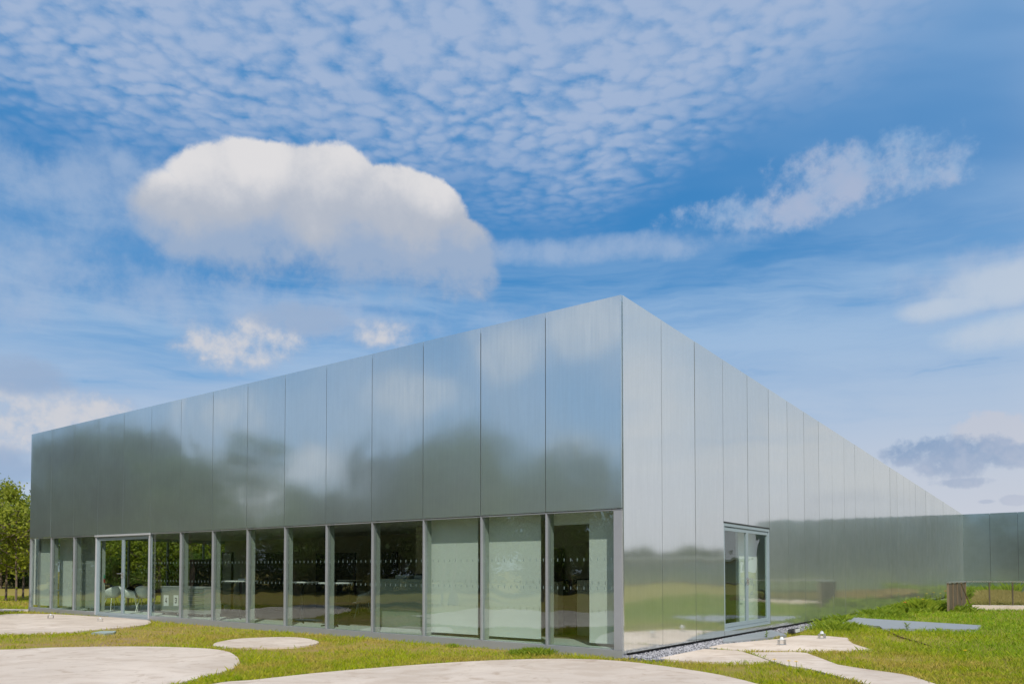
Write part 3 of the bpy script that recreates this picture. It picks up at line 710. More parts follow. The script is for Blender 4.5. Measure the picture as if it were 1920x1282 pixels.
for i in range(6):
    mb = MB(); boxF(FB, mb, .06 + i * gl_len, .06 + (i + 1) * gl_len - .045, 0, .012, .133, 1.02); mb.build('pane', M['glass_clear'], rail)
    mb = MB(); boxF(FB, mb, .06 + (i + 1) * gl_len - .042, .06 + (i + 1) * gl_len - .004, -.02, .03, .133, 1.02); mb.build('post', M['ribdark'], rail)
mb = MB(); mb.tube([FA(.55 * sl, -.10, 1.0), FA(.75 * sl, -.16, .5), FA(.95 * sl, -.25, -.02)], .022, 8); mb.build('brace', M['ribbed'], rail)

# ------------------------------------------------------------------ gravel strip by the right front
mb = MB(); boxF(PR, mb, .0, UR, -.62, .13, -.2, -.012, -.3, -.13); tag(mb.build('gravel_bed', M['gravelbed']), 'grey bed under the gravel along the facade', kind='structure')
SLABS.append(np.array([(PR(0, -.62, 0).x, PR(0, -.62, 0).y), (PR(24, -.50, 0).x, PR(24, -.50, 0).y), (PR(24, .2, 0).x, PR(24, .2, 0).y), (PR(0, .2, 0).x, PR(0, .2, 0).y)]))
def inpoly(x, y, poly):
    c = np.zeros(len(x), bool); n = len(poly); j = n - 1
    for i in range(n):
        xi, yi = poly[i]; xj, yj = poly[j]
        if yi != yj: c ^= ((yi > y) != (yj > y)) & (x < (xj - xi) * (y - yi) / (yj - yi) + xi)
        j = i
    return c
def gravel():
    base = np.array([(1, 0, 0), (-1, 0, 0), (0, 1, 0), (0, -1, 0), (0, 0, 1), (0, 0, -1)], float)
    F0 = np.array([(0, 2, 4), (2, 1, 4), (1, 3, 4), (3, 0, 4), (2, 0, 5), (1, 2, 5), (3, 1, 5), (0, 3, 5)])
    n = 15000; u = np.where(rng.random(n) < .5, rng.uniform(0, 6, n), rng.uniform(6, 26, n)); w = rng.uniform(-.64, .12, n)
    s = rng.uniform(.010, .026, n)
    x = CX + dR.x * u + inR.x * w; y = CY + dR.y * u + inR.y * w
    keep = np.ones(n, bool)
    for sl_ in SLABS[:-1]: keep &= ~inpoly(x, y, sl_)
    u, w, s, x, y = u[keep], w[keep], s[keep], x[keep], y[keep]; n = len(u)
    z = -.012 - u * .0030 + rng.uniform(0, .02, n)
    V = base[None] * (s[:, None, None] * rng.uniform(.6, 1.3, (n, 6, 1)))
    a = rng.uniform(0, 6.28, n); ca, sa = np.cos(a)[:, None], np.sin(a)[:, None]
    X = V[..., 0] * ca - V[..., 1] * sa; Y = V[..., 0] * sa + V[..., 1] * ca; Z = V[..., 2] * .7 + V[..., 0] * .3
    W = np.stack([X + x[:, None], Y + y[:, None], Z + z[:, None]], -1).reshape(-1, 3)
    F = (F0[None] + 6 * np.arange(n)[:, None, None]).reshape(-1, 3)
    tag(link('gravel', npmesh('gravel', W, F), M['gravel']), 'loose grey gravel along the foot of the right facade', 'gravel', kind='stuff')
gravel()

# ------------------------------------------------------------------ grass
def vgz(x, y):
    l = (x - CX) * dL.x + (y - CY) * dL.y; r = (x - CX) * dR.x + (y - CY) * dR.y
    return .0042 * np.clip(l, 0, 30) * np.where(r < 12, 1, .3) - .0026 * np.clip(r, 0, 50)
def pnoise(x, y, seed, sc):
    r_ = np.random.default_rng(seed); s = 0
    for o in range(5):
        a = r_.uniform(0, 6.28); f = sc * (1.7 ** o) * r_.uniform(.8, 1.2); p = r_.uniform(0, 6.28, 2)
        s = s + np.sin(f * (x * np.cos(a) + y * np.sin(a)) + p[0]) * np.sin(f * (-x * np.sin(a) + y * np.cos(a)) + p[1]) / (1.3 ** o)
    return s
def outdoors(x, y):
    l = (x - CX) * dL.x + (y - CY) * dL.y; w = (x - CX) * inL.x + (y - CY) * inL.y
    r = (x - CX) * dR.x + (y - CY) * dR.y; v = (x - CX) * inR.x + (y - CY) * inR.y
    inside = (w > -.03) & (v > -.12) & (l < UL + .1)
    return ~inside & ~((r > UR - .2) & (r < UR + 14))
def blades(n, rmin, rmax, azr, hmin, hmax, wid, lean=.5, poly=None):
    rr = rmin * (rmax / rmin) ** rng.random(n); a = rng.uniform(R(azr[0]), R(azr[1]), n)
    x = rr * np.sin(a); y = rr * np.cos(a); k_ = outdoors(x, y)
    if poly is not None: k_ &= inpoly(x, y, poly)
    xj, yj = x + rng.normal(0, .016, len(x)), y + rng.normal(0, .016, len(x))
    for s_ in SLABS: k_ &= ~inpoly(xj, yj, s_)
    return x[k_], y[k_], rr[k_]
def blade_mesh(x, y, h, wd, lean, z0=-.03):
    n = len(x); z = vgz(x, y) + z0; a = rng.uniform(0, 6.28, n); l = rng.uniform(0, lean, n) * h; b = rng.uniform(0, 6.28, n)
    V = np.zeros((n, 4, 3)); dx, dy = np.cos(a) * wd / 2, np.sin(a) * wd / 2
    V[:, 0] = np.stack([x - dx, y - dy, z], -1); V[:, 1] = np.stack([x + dx, y + dy, z], -1)
    mx, my = x + np.cos(b) * l * .35, y + np.sin(b) * l * .35
    V[:, 2] = np.stack([mx + dx * .7, my + dy * .7, z + h * .62], -1)
    V[:, 3] = np.stack([x + np.cos(b) * l, y + np.sin(b) * l, z + h], -1)
    F = np.empty((n, 2, 3), int); i = np.arange(n) * 4
    F[:, 0] = np.stack([i, i + 1, i + 2], -1); F[:, 1] = np.stack([i, i + 2, i + 3], -1)
    return V.reshape(-1, 3), F.reshape(-1, 3)
def grass():
    x, y, rr = blades(620000, 6.5, 48, (-44, 46), 0, 0, 0)
    pn = pnoise(x, y, 3, 1.1); pn2 = pnoise(x, y, 5, 5.)
    keep = rng.random(len(x)) < np.clip(.80 + .18 * pn, .30, 1); x, y, rr, pn, pn2 = [q[keep] for q in (x, y, rr, pn, pn2)]
    patch = np.zeros(len(x))
    for (px, py, r_) in [(450, 1176, 1.6), (120, 1204, 1.8), (300, 1182, 1.6), (700, 1209, .9), (900, 1216, .8), (820, 1215, .7), (1235, 1240, .45), (1400, 1256, .6), (560, 1216, .8), (1690, 1196, .9), (1660, 1232, .6)]:
        g = G(px, py); patch = np.maximum(patch, np.exp(-((x - g.x) ** 2 + (y - g.y) ** 2) / r_ ** 2))
    patch = patch * np.clip(.6 + .5 * pn2, 0, 1.3)
    keep = rng.random(len(x)) < 1 - .95 * np.clip(patch * 1.5, 0, 1); x, y, rr, pn, pn2, patch = [q[keep] for q in (x, y, rr, pn, pn2, patch)]
    right = np.clip((x - 5) / 5, 0, 1) * (y > 11)
    h = .03 + rng.uniform(.018, .045, len(x)) * (1 + .35 * pn2) + right * rng.uniform(.0, .035, len(x)) * (1 + .5 * pn)
    h = np.clip(h * (1 - .35 * patch), .032, .14); tall = rng.random(len(x)) < .012; h[tall] *= 1.7
    V, F = blade_mesh(x, y, h, rng.uniform(.004, .008, len(x)) * np.clip(rr / 11, 1, 4), .9)
    tag(link('grass', npmesh('grass', V, F), M['blade']), 'short mown grass blades, green with yellow and dry patches', 'grass', kind='stuff')
    # shaggy wild growth beside the far end of the facade and along the right
    n = 60000; u = rng.uniform(10, 41, n); w = -rng.uniform(.35, 7.0, n) * rng.random(n) ** .5
    x = CX + dR.x * u + inR.x * w; y = CY + dR.y * u + inR.y * w
    lim = np.where(u < 20.5, .62 + .5 * (u > 8), np.clip(5.0 - (u - 24) * .22, .8, 5))
    k_ = (-w < lim + .7 * np.sin(u * 1.7)) 
    for s_ in SLABS[:-1]: k_ &= ~inpoly(x, y, s_)
    k_ &= ~inpoly(x, y, RAILFRONT)
    x, y, u = x[k_], y[k_], u[k_]; pn = pnoise(x, y, 11, 1.6)
    far = np.clip((u - 19) / 8, 0, 1)
    h = (.07 + .10 * rng.random(len(x))) * (1 + .45 * pn) * (1 + .9 * far); h = np.clip(h, .05, .48)
    V, F = blade_mesh(x, y, h, np.where(rng.random(len(x)) < .22, rng.uniform(.03, .05, len(x)), rng.uniform(.008, .018, len(x))) * (1 + far), 1.3)
    tag(link('wild_growth', npmesh('wild_growth', V, F), M['weed']), 'shaggy green weeds along the far foot of the facade', 'weeds', kind='stuff')
    # dry bank behind the guard rail
    n = 60000; u = rng.uniform(.35, 7, n); w = rng.uniform(.4, 13, n)
    x = B0.x + gd.x * u + gn.x * w; y = B0.y + gd.y * u + gn.y * w
    k_ = u > .2 + .45 * w; x, y, w = x[k_], y[k_], w[k_]
    h = .10 + .20 * rng.random(len(x)) + .022 * w
    V, F = blade_mesh(x, y, h, rng.uniform(.015, .03, len(x)), .9)
    tag(link('dry_grass', npmesh('dry_grass', V, F), M['drygrass']), 'tall dry yellow grass behind the guard rail', 'grass', kind='stuff')
    n = 12000; u = rng.uniform(-.5, 8, n); w = rng.uniform(13, 18, n)
    x = B0.x + gd.x * u + gn.x * w; y = B0.y + gd.y * u + gn.y * w
    h = (.3 + .35 * rng.random(len(x))) * (1 + .3 * pnoise(x, y, 2, 1.2)); k_ = outdoors(x, y); x, y, h = x[k_], y[k_], h[k_]
    V, F = blade_mesh(x, y, h, rng.uniform(.03, .05, len(x)), .7)
    tag(link('wild_growth', npmesh('wild_growth', V, F), M['weed']), 'green weeds standing below the far wing behind the rail', 'weeds', kind='stuff')
grass()

# ------------------------------------------------------------------ small plants and flowers
def tuft(loc, h, n, spread, label, cat='plant', m='weed', name='weed_plant', group=None, wide=.012):
    x = loc[0] + rng.normal(0, spread * .5, n); y = loc[1] + rng.normal(0, spread * .5, n)
    hh = h * rng.uniform(.45, 1.05, n) * np.exp(-((x - loc[0]) ** 2 + (y - loc[1]) ** 2) / (spread * 1.4) ** 2)
    V, F = blade_mesh(x, y, np.maximum(hh, .02), rng.uniform(.6, 1.3, n) * wide, 1.1, -.01)
    V = V - np.array([loc[0], loc[1], loc[2]])
    o = link(name, npmesh(name, V, F), M[m], None, tuple(loc)); tag(o, label, cat, group, 'stuff'); return o
def leafy(loc, h, label, nst=3, name='weed_plant', leaf=.05, m='weed', group=None, cat='plant', cnt=9):
    e = empty(name, tuple(loc), label, cat, group); st = MB(); V = []; F = []
    for s in range(nst):
        a = random.uniform(0, 6.28); top = Vector((math.cos(a) * h * .25, math.sin(a) * h * .25, h * random.uniform(.7, 1)))
        st.tube([(0, 0, 0), tuple(top * .5 + Vector((0, 0, .02))), tuple(top)], .005, 5, .003)
        for q in range(cnt):
            t = .2 + .8 * q / cnt; p = top * t; b = a + q * 2.4; L = leaf * random.uniform(.7, 1.2)
            dd = Vector((math.cos(b), math.sin(b), .35)) * L; sd2 = Vector((-math.sin(b), math.cos(b), 0)) * L * .3
            i = len(V); V += [p, p + dd * .5 + sd2, p + dd, p + dd * .5 - sd2]; F += [(i, i + 1, i + 2, i + 3)]
    st.build('stem', M[m], e, local=True)
    me = bpy.data.meshes.new('leaves'); me.from_pydata([tuple(v) for v in V], [], F); link('leaves', me, M[m], e)
    return e
tuft(G(1003, 1224), .13, 900, .42, 'thick dark green grass tuft against the sill near the corner', wide=.010)
tuft(G(965, 1223), .09, 160, .14, 'small leafy weed by the sill left of the thick grass tuft', wide=.02)
tuft(G(850, 1210), .07, 140, .15, 'small spiky grass clump at the sill below the reception desk')
tuft(G(1560, 1180), .22, 900, .55, 'bushy grass clump on the edge of the gravel beside the long plate')
tuft(G(1592, 1176), .2, 500, .4, 'low grass clump touching the left tip of the long grey plate')
tuft(G(1725, 1145), .5, 900, .55, 'tall dark grass tuft rising among the weeds left of the rail', wide=.02)
leafy(G(1436, 1197), .17, 'small upright weed growing at the front edge of the door ramp')
leafy(G(1701, 1181), .20, 'single leafy weed standing in front of the long grey plate', leaf=.07)
for (px, py, h, lb) in [(1740, 1133, .75, 'tall leafy weed near the facade left of the rail'), (1700, 1150, .35, 'low leafy weed in front of the poppies'),
                        (1760, 1137, .7, 'tall yellow green weed close to the rail post'), (1850, 1106, 1.0, 'shrubby weed behind the left glass panel'),
                        (1908, 1107, 1.15, 'shrubby weed with yellow tips behind the right glass panel')]:
    leafy(G(px, py), h * .72, lb, 14, leaf=.045, cnt=26)
def flower(loc, label, kind, group):
    e = empty(kind, tuple(loc), label, 'flower', group); st = MB(); h = .09 if kind == 'dandelion' else .45
    st.tube([(0, 0, -.02), (.005, 0, h)], .004, 5); st.build('stem', M['weed'], e, local=True)
    mb = MB(); r = .028 if kind == 'dandelion' else .05; n = 12
    for j in range(n):
        a = j * 2 * math.pi / n; b = a + math.pi / n * .9
        mb.add([(0, 0, h), (r * math.cos(a), r * math.sin(a), h + .012), (r * 1.05 * math.cos((a + b) / 2), r * 1.05 * math.sin((a + b) / 2), h + .016), (r * math.cos(b), r * math.sin(b), h + .012)], [(0, 1, 2, 3)])
        mb.add([(0, 0, h + .012), (.6 * r * math.cos(a), .6 * r * math.sin(a), h + .022), (.6 * r * math.cos(b), .6 * r * math.sin(b), h + .022)], [(0, 1, 2)])
    mb.build('petals', M['orange'] if kind == 'poppy' else M['yellow'], e, local=True)
for (px, py, lb) in [(1479, 1251, 'yellow dandelion at the left of the pair beside the narrow path'), (1493, 1252.5, 'yellow dandelion at the right of the pair beside the narrow path'),
                     (1810, 1230, 'lone yellow dandelion in the lush lawn at the lower right'), (1452, 1248, 'yellow dandelion in the grass below the pointed slab')]:
    flower(G(px, py), lb, 'dandelion', 'dandelions in the lawn')
for (px, py, lb) in [(1697, 1156, 'orange red poppy above the long grey plate'), (1773, 1124, 'orange red poppy beside the rail post')]:
    flower(G(px, py), lb, 'poppy', 'poppies among the weeds')

for j, (px, py, lb) in enumerate([(1722, 1140, 'yellow wildflower low among the weeds, furthest left'), (1738, 1131, 'yellow wildflower beside the tall dark tuft'), (1751, 1128, 'yellow wildflower in the middle of the weeds'), (1764, 1131, 'yellow wildflower nearest the ribbed side of the rail'),
                     (1731, 1147, 'yellow wildflower at the front of the weeds')]):
    flower(G(px, py), lb, 'yellow_wildflower', 'yellow wildflowers among the weeds')

# ------------------------------------------------------------------ light fixtures
def fixture(loc, label, m='steel', rz=0., s=1.0):
    e = empty('ground_light', tuple(loc), label, 'light fixture', 'small ground lights on the concrete', rz); e.scale = (s, s, s)
    mb = MB(); mb.box(-.085, -.078, -.03, .03, .0, .095); mb.box(.078, .085, -.03, .03, .0, .095); mb.box(-.078, .078, -.03, .03, .088, .095); mb.build('bracket', M[m], e, local=True, bevel=.001)
    mb = MB(); mb.tube([(0, 0, .096), (0, 0, .13), (0, 0, .15)], .045, 14, .022); mb.build('lamp_head', M['lampglass'], e, local=True, smooth=False, bevel=.002)
    mb = MB(); mb.disc((0, 0, .15), .014, .012, 10); mb.build('cap', M[m], e, local=True)
    mb = MB(); mb.box(-.10, .10, -.045, .045, .0, .005); mb.build('base_plate', M[m], e, local=True)
    return e
fixture(G(1466, 1208), 'clear topped light fixture on the slab nearest the side door', rz=.5)
fixture(G(1541, 1196), 'light fixture with round head further right on the door slab', rz=.5)
fixture(G(95, 1158), 'dark light fixture at the left end of the door pad', 'black', .3, .8)
fixture(G(188, 1164), 'pale light fixture on the pad below the left double door', 'steel', .2, .7)
fl = empty('floodlight', tuple(G(1490, 1187)), 'black floodlight lying in the gravel beside the facade', 'floodlight', rz=math.atan2(dR.y, dR.x))
mb = MB(); mb.box8([(-.20, -.08, .02), (.20, -.08, .02), (.20, .10, .02), (-.20, .10, .02), (-.15, -.05, .13), (.15, -.05, .13), (.17, .10, .10), (-.17, .10, .10)]); mb.build('housing', M['black'], fl, local=True, bevel=.012)
mb = MB(); mb.box8([(-.17, -.078, .035), (.17, -.078, .035), (.17, -.074, .035), (-.17, -.074, .035), (-.13, -.063, .11), (.13, -.063, .11), (.13, -.058, .11), (-.13, -.058, .11)]); mb.build('lens', M['lampglass'], fl, local=True)
for sx in (-.21, .21):
    mb = MB(); mb.tube([(sx, 0, 0), (sx, 0, .09)], .01, 6); mb.build('bracket', M['black'], fl, local=True)

# ------------------------------------------------------------------ furniture inside
FZ = .13
def shell_mesh():
    V = []; F = []; nt, nr = 28, 9
    for i in range(nr + 1):
        t = i / nr
        for j in range(nt):
            a = 2 * math.pi * j / nt; c = math.cos(a)   # a=0 front (+x)
            back = max(0, -c); side = abs(math.sin(a))
            rim = .02 + .20 * side ** 2 * (1 if c < .75 else .3) + .36 * back ** 1.6
            if c > .6: rim = -.02
            rx = .27 + .03 * back; ry = .30
            rr = t ** .75
            V.append((rx * rr * c + .02 - .06 * back * t, ry * rr * math.sin(a), .43 + rim * t ** 2.6))
    for i in range(nr):
        for j in range(nt):
            F.append((i * nt + j, i * nt + (j + 1) % nt, (i + 1) * nt + (j + 1) % nt, (i + 1) * nt + j))
    me = bpy.data.meshes.new('seat_shell'); me.from_pydata(V, [], F)
    for p in me.polygons: p.use_smooth = True
    return me
def chair(kind):
    e = empty('armchair', (0, 0, 0)); me = shell_mesh(); o = link('seat_shell', me, M['plastic_w' if kind == 'white' else 'plastic_b'], e)
    md = o.modifiers.new('solid', 'SOLIDIFY'); md.thickness = .012
    for sx, sy in ((1, 1), (1, -1), (-1, 1), (-1, -1)):
        mb = MB(); mb.tube([(sx * .13, sy * .12, .42), (sx * .24, sy * .22, 0)], .009, 6); mb.build('leg', M['plastic_w' if kind == 'white' else 'black'], e, local=True)
    return e
PC = {'white': chair('white'), 'black': chair('black')}; used = set()
def place_chair(kind, px, py, rz, label):
    r = ray(px, py); t = (FZ - EYE) / r.z; tm = (C0.dot(inL) + .75) / (r.x * inL.x + r.y * inL.y); t = max(t, tm)
    c = PC[kind] if kind not in used else copy_tree(PC[kind]); used.add(kind)
    c.location = (r.x * t, r.y * t, FZ); c.rotation_euler = (0, 0, rz)
    tag(c, label, 'chair', 'shell armchairs inside the pavilion')
place_chair('white', 211, 1145, R(150), 'pale green white shell armchair at the left behind the double door')
place_chair('white', 244, 1146, R(20), 'white shell armchair behind the middle of the double door')
place_chair('white', 272, 1146, R(100), 'white shell armchair partly hidden by the right door frame')
place_chair('black', 204, 1136, R(-40), 'black shell armchair behind the leftmost white one')
place_chair('black', 253, 1137, R(-80), 'black shell armchair between the white ones behind the door')
place_chair('black', 300, 1139, R(-150), 'black shell armchair just left of the numbered cabinet')
place_chair('white', 681, 1158, R(190), 'white shell armchair left of the reception desk, nearest the glass')
place_chair('white', 672, 1150, R(60), 'white shell armchair turned away behind the nearest one by the desk')
place_chair('black', 664, 1146, R(0), 'black shell armchair in the shade beside the high table')
def cabinet(px0, px1, base_py, kind, label):
    r = ray((px0 + px1) / 2, base_py); t = (FZ - EYE) / r.z; p = r * t; p.z = 0
    w = .75; ua_, _ = atw(PL, px0, 1100, w); ub_, _ = atw(PL, px1, 1100, w); u0, u1 = min(ua_, ub_), max(ua_, ub_)
    e = empty('cabinet', tuple(PL((u0 + u1) / 2, w, FZ)), label, 'cabinet', 'rolling cabinets behind the windows')
    body = MB(); boxF(PL, body, u0, u1, w, w + .5, FZ + .10, FZ + .82); body.build('body', M['cab'], e)
    top = MB(); boxF(PL, top, u0 - .01, u1 + .01, w - .01, w + .51, FZ + .822, FZ + .84); top.build('top', M['cab_line'], e)
    for uu in (u0 + .06, u1 - .06):
        for ww in (w + .06, w + .44):
            c_ = MB(); c_.tube([PL(uu - .015, ww, FZ + .04), PL(uu + .015, ww, FZ + .04)], .04, 10); boxF(PL, c_, uu - .02, uu + .02, ww - .01, ww + .01, FZ + .04, FZ + .10); c_.build('caster', M['steel'], e)
    if kind == 'drawers':
        for q in range(6):
            z = FZ + .16 + q * .11
            d = MB(); boxF(PL, d, u0 + .02, u1 - .02, w - .014, w - .002, z, z + .09); do = d.build('drawer', M['desk'], e)
            h = MB(); boxF(PL, h, u0 + .05, u1 - .05, w - .03, w - .016, z + .078, z + .09); h.build('handle', M['cab_line'], do)
    else:
        um = (u0 + u1) / 2
        for a, b in ((u0 + .01, um - .005), (um + .005, u1 - .01)):
            d = MB(); boxF(PL, d, a, b, w - .014, w - .002, FZ + .12, FZ + .80); d.build('door', M['cab'], e)
    return u0, u1, w
cu0, cu1, cw = cabinet(302, 339, 1160, 'doors', 'grey rolling cabinet carrying the papers numbered 4 and 3')
cabinet(349, 384, 1160, 'drawers', 'low rolling chest of drawers right of the numbered cabinet')
def digit(d, uc, w, z, s, parent):
    mb = MB(); t = .17 * s
    def bar(a, b, c, e_):   # x right, y up in glyph units 0..1 (u runs to the left)
        boxF(PL, mb, uc - (c - .5) * s * .62, uc - (a - .5) * s * .62, w - .003, w - .001, z + b * s, z + e_ * s)
    if d == 4:
        bar(.60, 0, .82, 1); bar(.0, .24, .595, .42); bar(.825, .24, 1.0, .42)
        q = lambda x_, y_, ww: PL(uc - (x_ - .5) * s * .62, ww, z + y_ * s)
        mb.box8([q(0, .43, w - .001), q(.22, .43, w - .001), q(.22, .43, w - .003), q(0, .43, w - .003), q(.45, 1, w - .001), q(.59, 1, w - .001), q(.59, 1, w - .003), q(.45, 1, w - .003)])
    else:
        bar(.0, .82, .75, 1); bar(.0, 0, .75, .18); bar(.25, .42, .75, .58); bar(.76, .06, 1, .48); bar(.76, .52, 1, .94)
        bar(.0, .181, .18, .28); bar(.0, .72, .18, .819)
    return mb.build('numeral', M['ink'], parent)
for (d, px0, px1, lb) in ((4, 307, 316, 'white paper notice with the number 4 on the left cabinet door'), (3, 325.5, 334, 'white paper notice with the number 3 on the right cabinet door')):
    w = cw - .02; ua_, z1 = atw(PL, px0, 1115, w); ub_, z0 = atw(PL, px1, 1135.5, w)
    e = empty('number_sign', tuple(PL((ua_ + ub_) / 2, w, z0)), lb, 'sign', 'numbered papers on the cabinet')
    mb = MB(); boxF(PL, mb, min(ua_, ub_), max(ua_, ub_), w, w + .003, z0, z1); mb.build('paper', M['paper'], e)
    digit(d, (ua_ + ub_) / 2, w, z0 + (z1 - z0) * .25, (z1 - z0) * .52, e)
def high_table(px, base_py, top_py, rad, label, z=None):
    r = ray(px, base_py); t = (FZ - EYE) / r.z; t = max(t, (C0.dot(inL) + .6) / (r.x * inL.x + r.y * inL.y)); p = r * t
    zt = ray(px, top_py).z * (p.y / ray(px, top_py).y) + EYE
    e = empty('high_table', (p.x, p.y, FZ), label, 'table', 'round high tables behind the glass')
    h = zt - FZ
    mb = MB(); mb.disc((0, 0, h - .03), rad, .03); mb.build('tabletop', M['tabletop'], e, local=True)
    mb = MB(); mb.tube([(0, 0, .03), (0, 0, h - .032)], .035, 10); mb.build('pole', M['black'], e, local=True)
    mb = MB()
    for q in range(4):
        a = .4 + q * math.pi / 2; mb.tube([(.036 * math.cos(a), .036 * math.sin(a), .05), (.33 * math.cos(a), .33 * math.sin(a), .015)], .015, 6)
    mb.build('foot', M['black'], e, local=True)
high_table(566, 1167, 1089.5, .40, 'white round high table left of centre with books on it')
high_table(629, 1173, 1091, .40, 'white round high table nearest the armchairs')
high_table(450, 1160, 1087.5, .46, 'white high table behind the windows right of the drawer chest')
high_table(655, 1152, 1086.5, .36, 'thin topped high table furthest back beside the dark doorway')
# things on the tables
def small(name, px, py, dims, m, label, cat, rz=.4):
    w = 1.9; r = ray(px, py); return r
def on_table(px, base_py, top_py, dx, name, dims, m, label, cat):
    r = ray(px, base_py); t = (FZ - EYE) / r.z; p = r * t; zt = ray(px, top_py).z * (p.y / ray(px, top_py).y) + EYE
    mb = MB(); mb.box(-dims[0] / 2, dims[0] / 2, -dims[1] / 2, dims[1] / 2, .001, dims[2]); mb.box(-dims[0] / 2 + .01, dims[0] / 2 - .02, -dims[1] / 2 + .01, dims[1] / 2 - .01, dims[2] + .001, dims[2] * 1.6)
    o = mb.build(name, M[m], local=True); o.location = (p.x + dx, p.y, zt); o.rotation_euler.z = .5; tag(o, label, cat)
on_table(566, 1167, 1089.5, .08, 'book', (.26, .19, .025), 'black', 'dark book lying on the high table left of centre', 'book')
on_table(450, 1160, 1087.5, .05, 'leaflet_stack', (.20, .15, .03), 'paper', 'small pale stack of leaflets on the leftmost high table', 'leaflets')
# bag hanging by the chairs
p = ray(658, 1120); w_ = 2.3
# reception desk
du_a, _ = atw(PL, 713, 1100, 1.3); du_b, _ = atw(PL, 795, 1100, 1.3); z_t = atw(PL, 750, 1085, 1.3)[1]
dk = empty('reception_desk', tuple(PL((du_a + du_b) / 2, 1.3, FZ)), 'grey green reception desk behind the glass left of the pale boards', 'desk')
ud0, ud1 = min(du_a, du_b), max(du_a, du_b)
mb = MB(); boxF(PL, mb, ud0, ud1 - .0, 1.3, 1.36, FZ, z_t); mb.build('front_panel', M['desk'], dk)
mb = MB(); boxF(PL, mb, ud0 - .02, ud1 + .02, 1.365, 2.0, z_t - .03, z_t); mb.build('desktop', M['desk'], dk)
mb = MB(); boxF(PL, mb, ud1 - .04, ud1, 1.365, 2.0, FZ, z_t - .032); mb.build('side_panel', M['desk'], dk)
def dev(px0, px1, pyt, w, dep, name, m, label, cat):
    a, _ = atw(PL, px0, 1100, w); b, _ = atw(PL, px1, 1100, w); zt_ = atw(PL, (px0 + px1) / 2, pyt, w)[1]
    zt_ = max(zt_, z_t + .03); e = empty(name, tuple(PL((a + b) / 2, w, z_t)), label, cat)
    mb = MB(); boxF(PL, mb, min(a, b), max(a, b), w, w + dep, z_t + .001, z_t + (zt_ - z_t) * .7); mb.build('body', M[m], e, bevel=.006)
    mb = MB(); boxF(PL, mb, min(a, b) + .01, max(a, b) - .03, w + .03, w + dep - .02, z_t + (zt_ - z_t) * .7 + .001, zt_); mb.build('lid', M['black'], e, bevel=.003)
dev(741, 762, 1074, 1.42, .3, 'printer', 'fin', 'small grey printer on the reception desk', 'printer')
dev(776, 791, 1075, 1.45, .3, 'keyboard_box', 'cab', 'flat grey box at the right end of the reception desk', 'box')
lp = empty('desk_lamp', tuple(PL((atw(PL, 768, 1100, 1.6)[0]), 1.6, z_t)), 'black jointed desk lamp with white head on the reception desk', 'lamp')
mb = MB(); mb.disc((0, 0, .001), .06, .015, 14); mb.build('base', M['black'], lp, local=True)
mb = MB(); mb.tube([(0, 0, .016), (.06, 0, .13), (-.03, .0, .25)], .010, 6); mb.build('arm', M['black'], lp, local=True)
mb = MB(); mb.tube([(-.03, 0, .255), (-.09, 0, .22)], .022, 10, .042); mb.build('lamp_shade', M['plastic_w'], lp, local=True)
# counters seen in the corner window
def counter(px0, px1, pyt, w, dep, m, name, label):
    a, _ = atw(PL, px0, 1100, w); b, _ = atw(PL, px1, 1100, w); zt_ = atw(PL, (px0 + px1) / 2, pyt, w)[1]
    e = empty(name, tuple(PL((a + b) / 2, w, FZ)), label, 'counter', 'counters in the corner room')
    mb = MB(); boxF(PL, mb, min(a, b), max(a, b), w, w + dep, FZ, zt_ - .03); mb.build('body', M[m], e)
    mb = MB(); boxF(PL, mb, min(a, b) - .01, max(a, b) + .01, w - .01, w + dep, zt_ - .028, zt_); mb.build('top', M['black'], e)
counter(1082, 1104, 1084, 1.9, .6, 'beige', 'counter', 'tall beige counter block beside the narrow board')
counter(1048, 1080, 1086, 2.1, .6, 'intdark', 'counter', 'dark counter block between the two beige ones')
counter(1034, 1046, 1087, 1.9, .5, 'beige', 'counter', 'slim beige counter block at the left of the corner window')
# dark screen and pale door in the open room
def screen(px0, px1, py0, py1, w, m, label, name, cat, legs=True):
    a, _ = atw(PL, px0, 1100, w); b, _ = atw(PL, px1, 1100, w); u0, u1 = min(a, b), max(a, b); pm = (px0 + px1) / 2
    z1 = min(2.55, atw(PL, pm, py0, w)[1]); z0 = max(FZ + .03, atw(PL, pm, py1, w)[1])
    e = empty(name, tuple(PL((u0 + u1) / 2, w, FZ)), label, cat)
    mb = MB(); boxF(PL, mb, u0, u1, w, w + .05, z0, z1); mb.build('panel', M[m], e)
    fr = MB(); boxF(PL, fr, u0 - .05, u0 - .002, w - .01, w + .06, FZ, z1 + .04); boxF(PL, fr, u1 + .002, u1 + .05, w - .01, w + .06, FZ, z1 + .04); boxF(PL, fr, u0 - .002, u1 + .002, w - .01, w + .06, z1 + .002, z1 + .04); fr.build('frame', M['black'], e)
screen(357, 393, 1050, 1108, 3.2, 'intdark', 'dark display screen standing behind the chest of drawers', 'display_screen', 'screen')
screen(417, 433, 1037, 1133, 3.6, 'fin', 'pale upright board in a black frame behind the leftmost high table', 'framed_board', 'board')
screen(480, 530, 1038, 1150, 3.8, 'intdark', 'wide black partition behind the windows left of the high tables', 'partition_screen', 'partition')
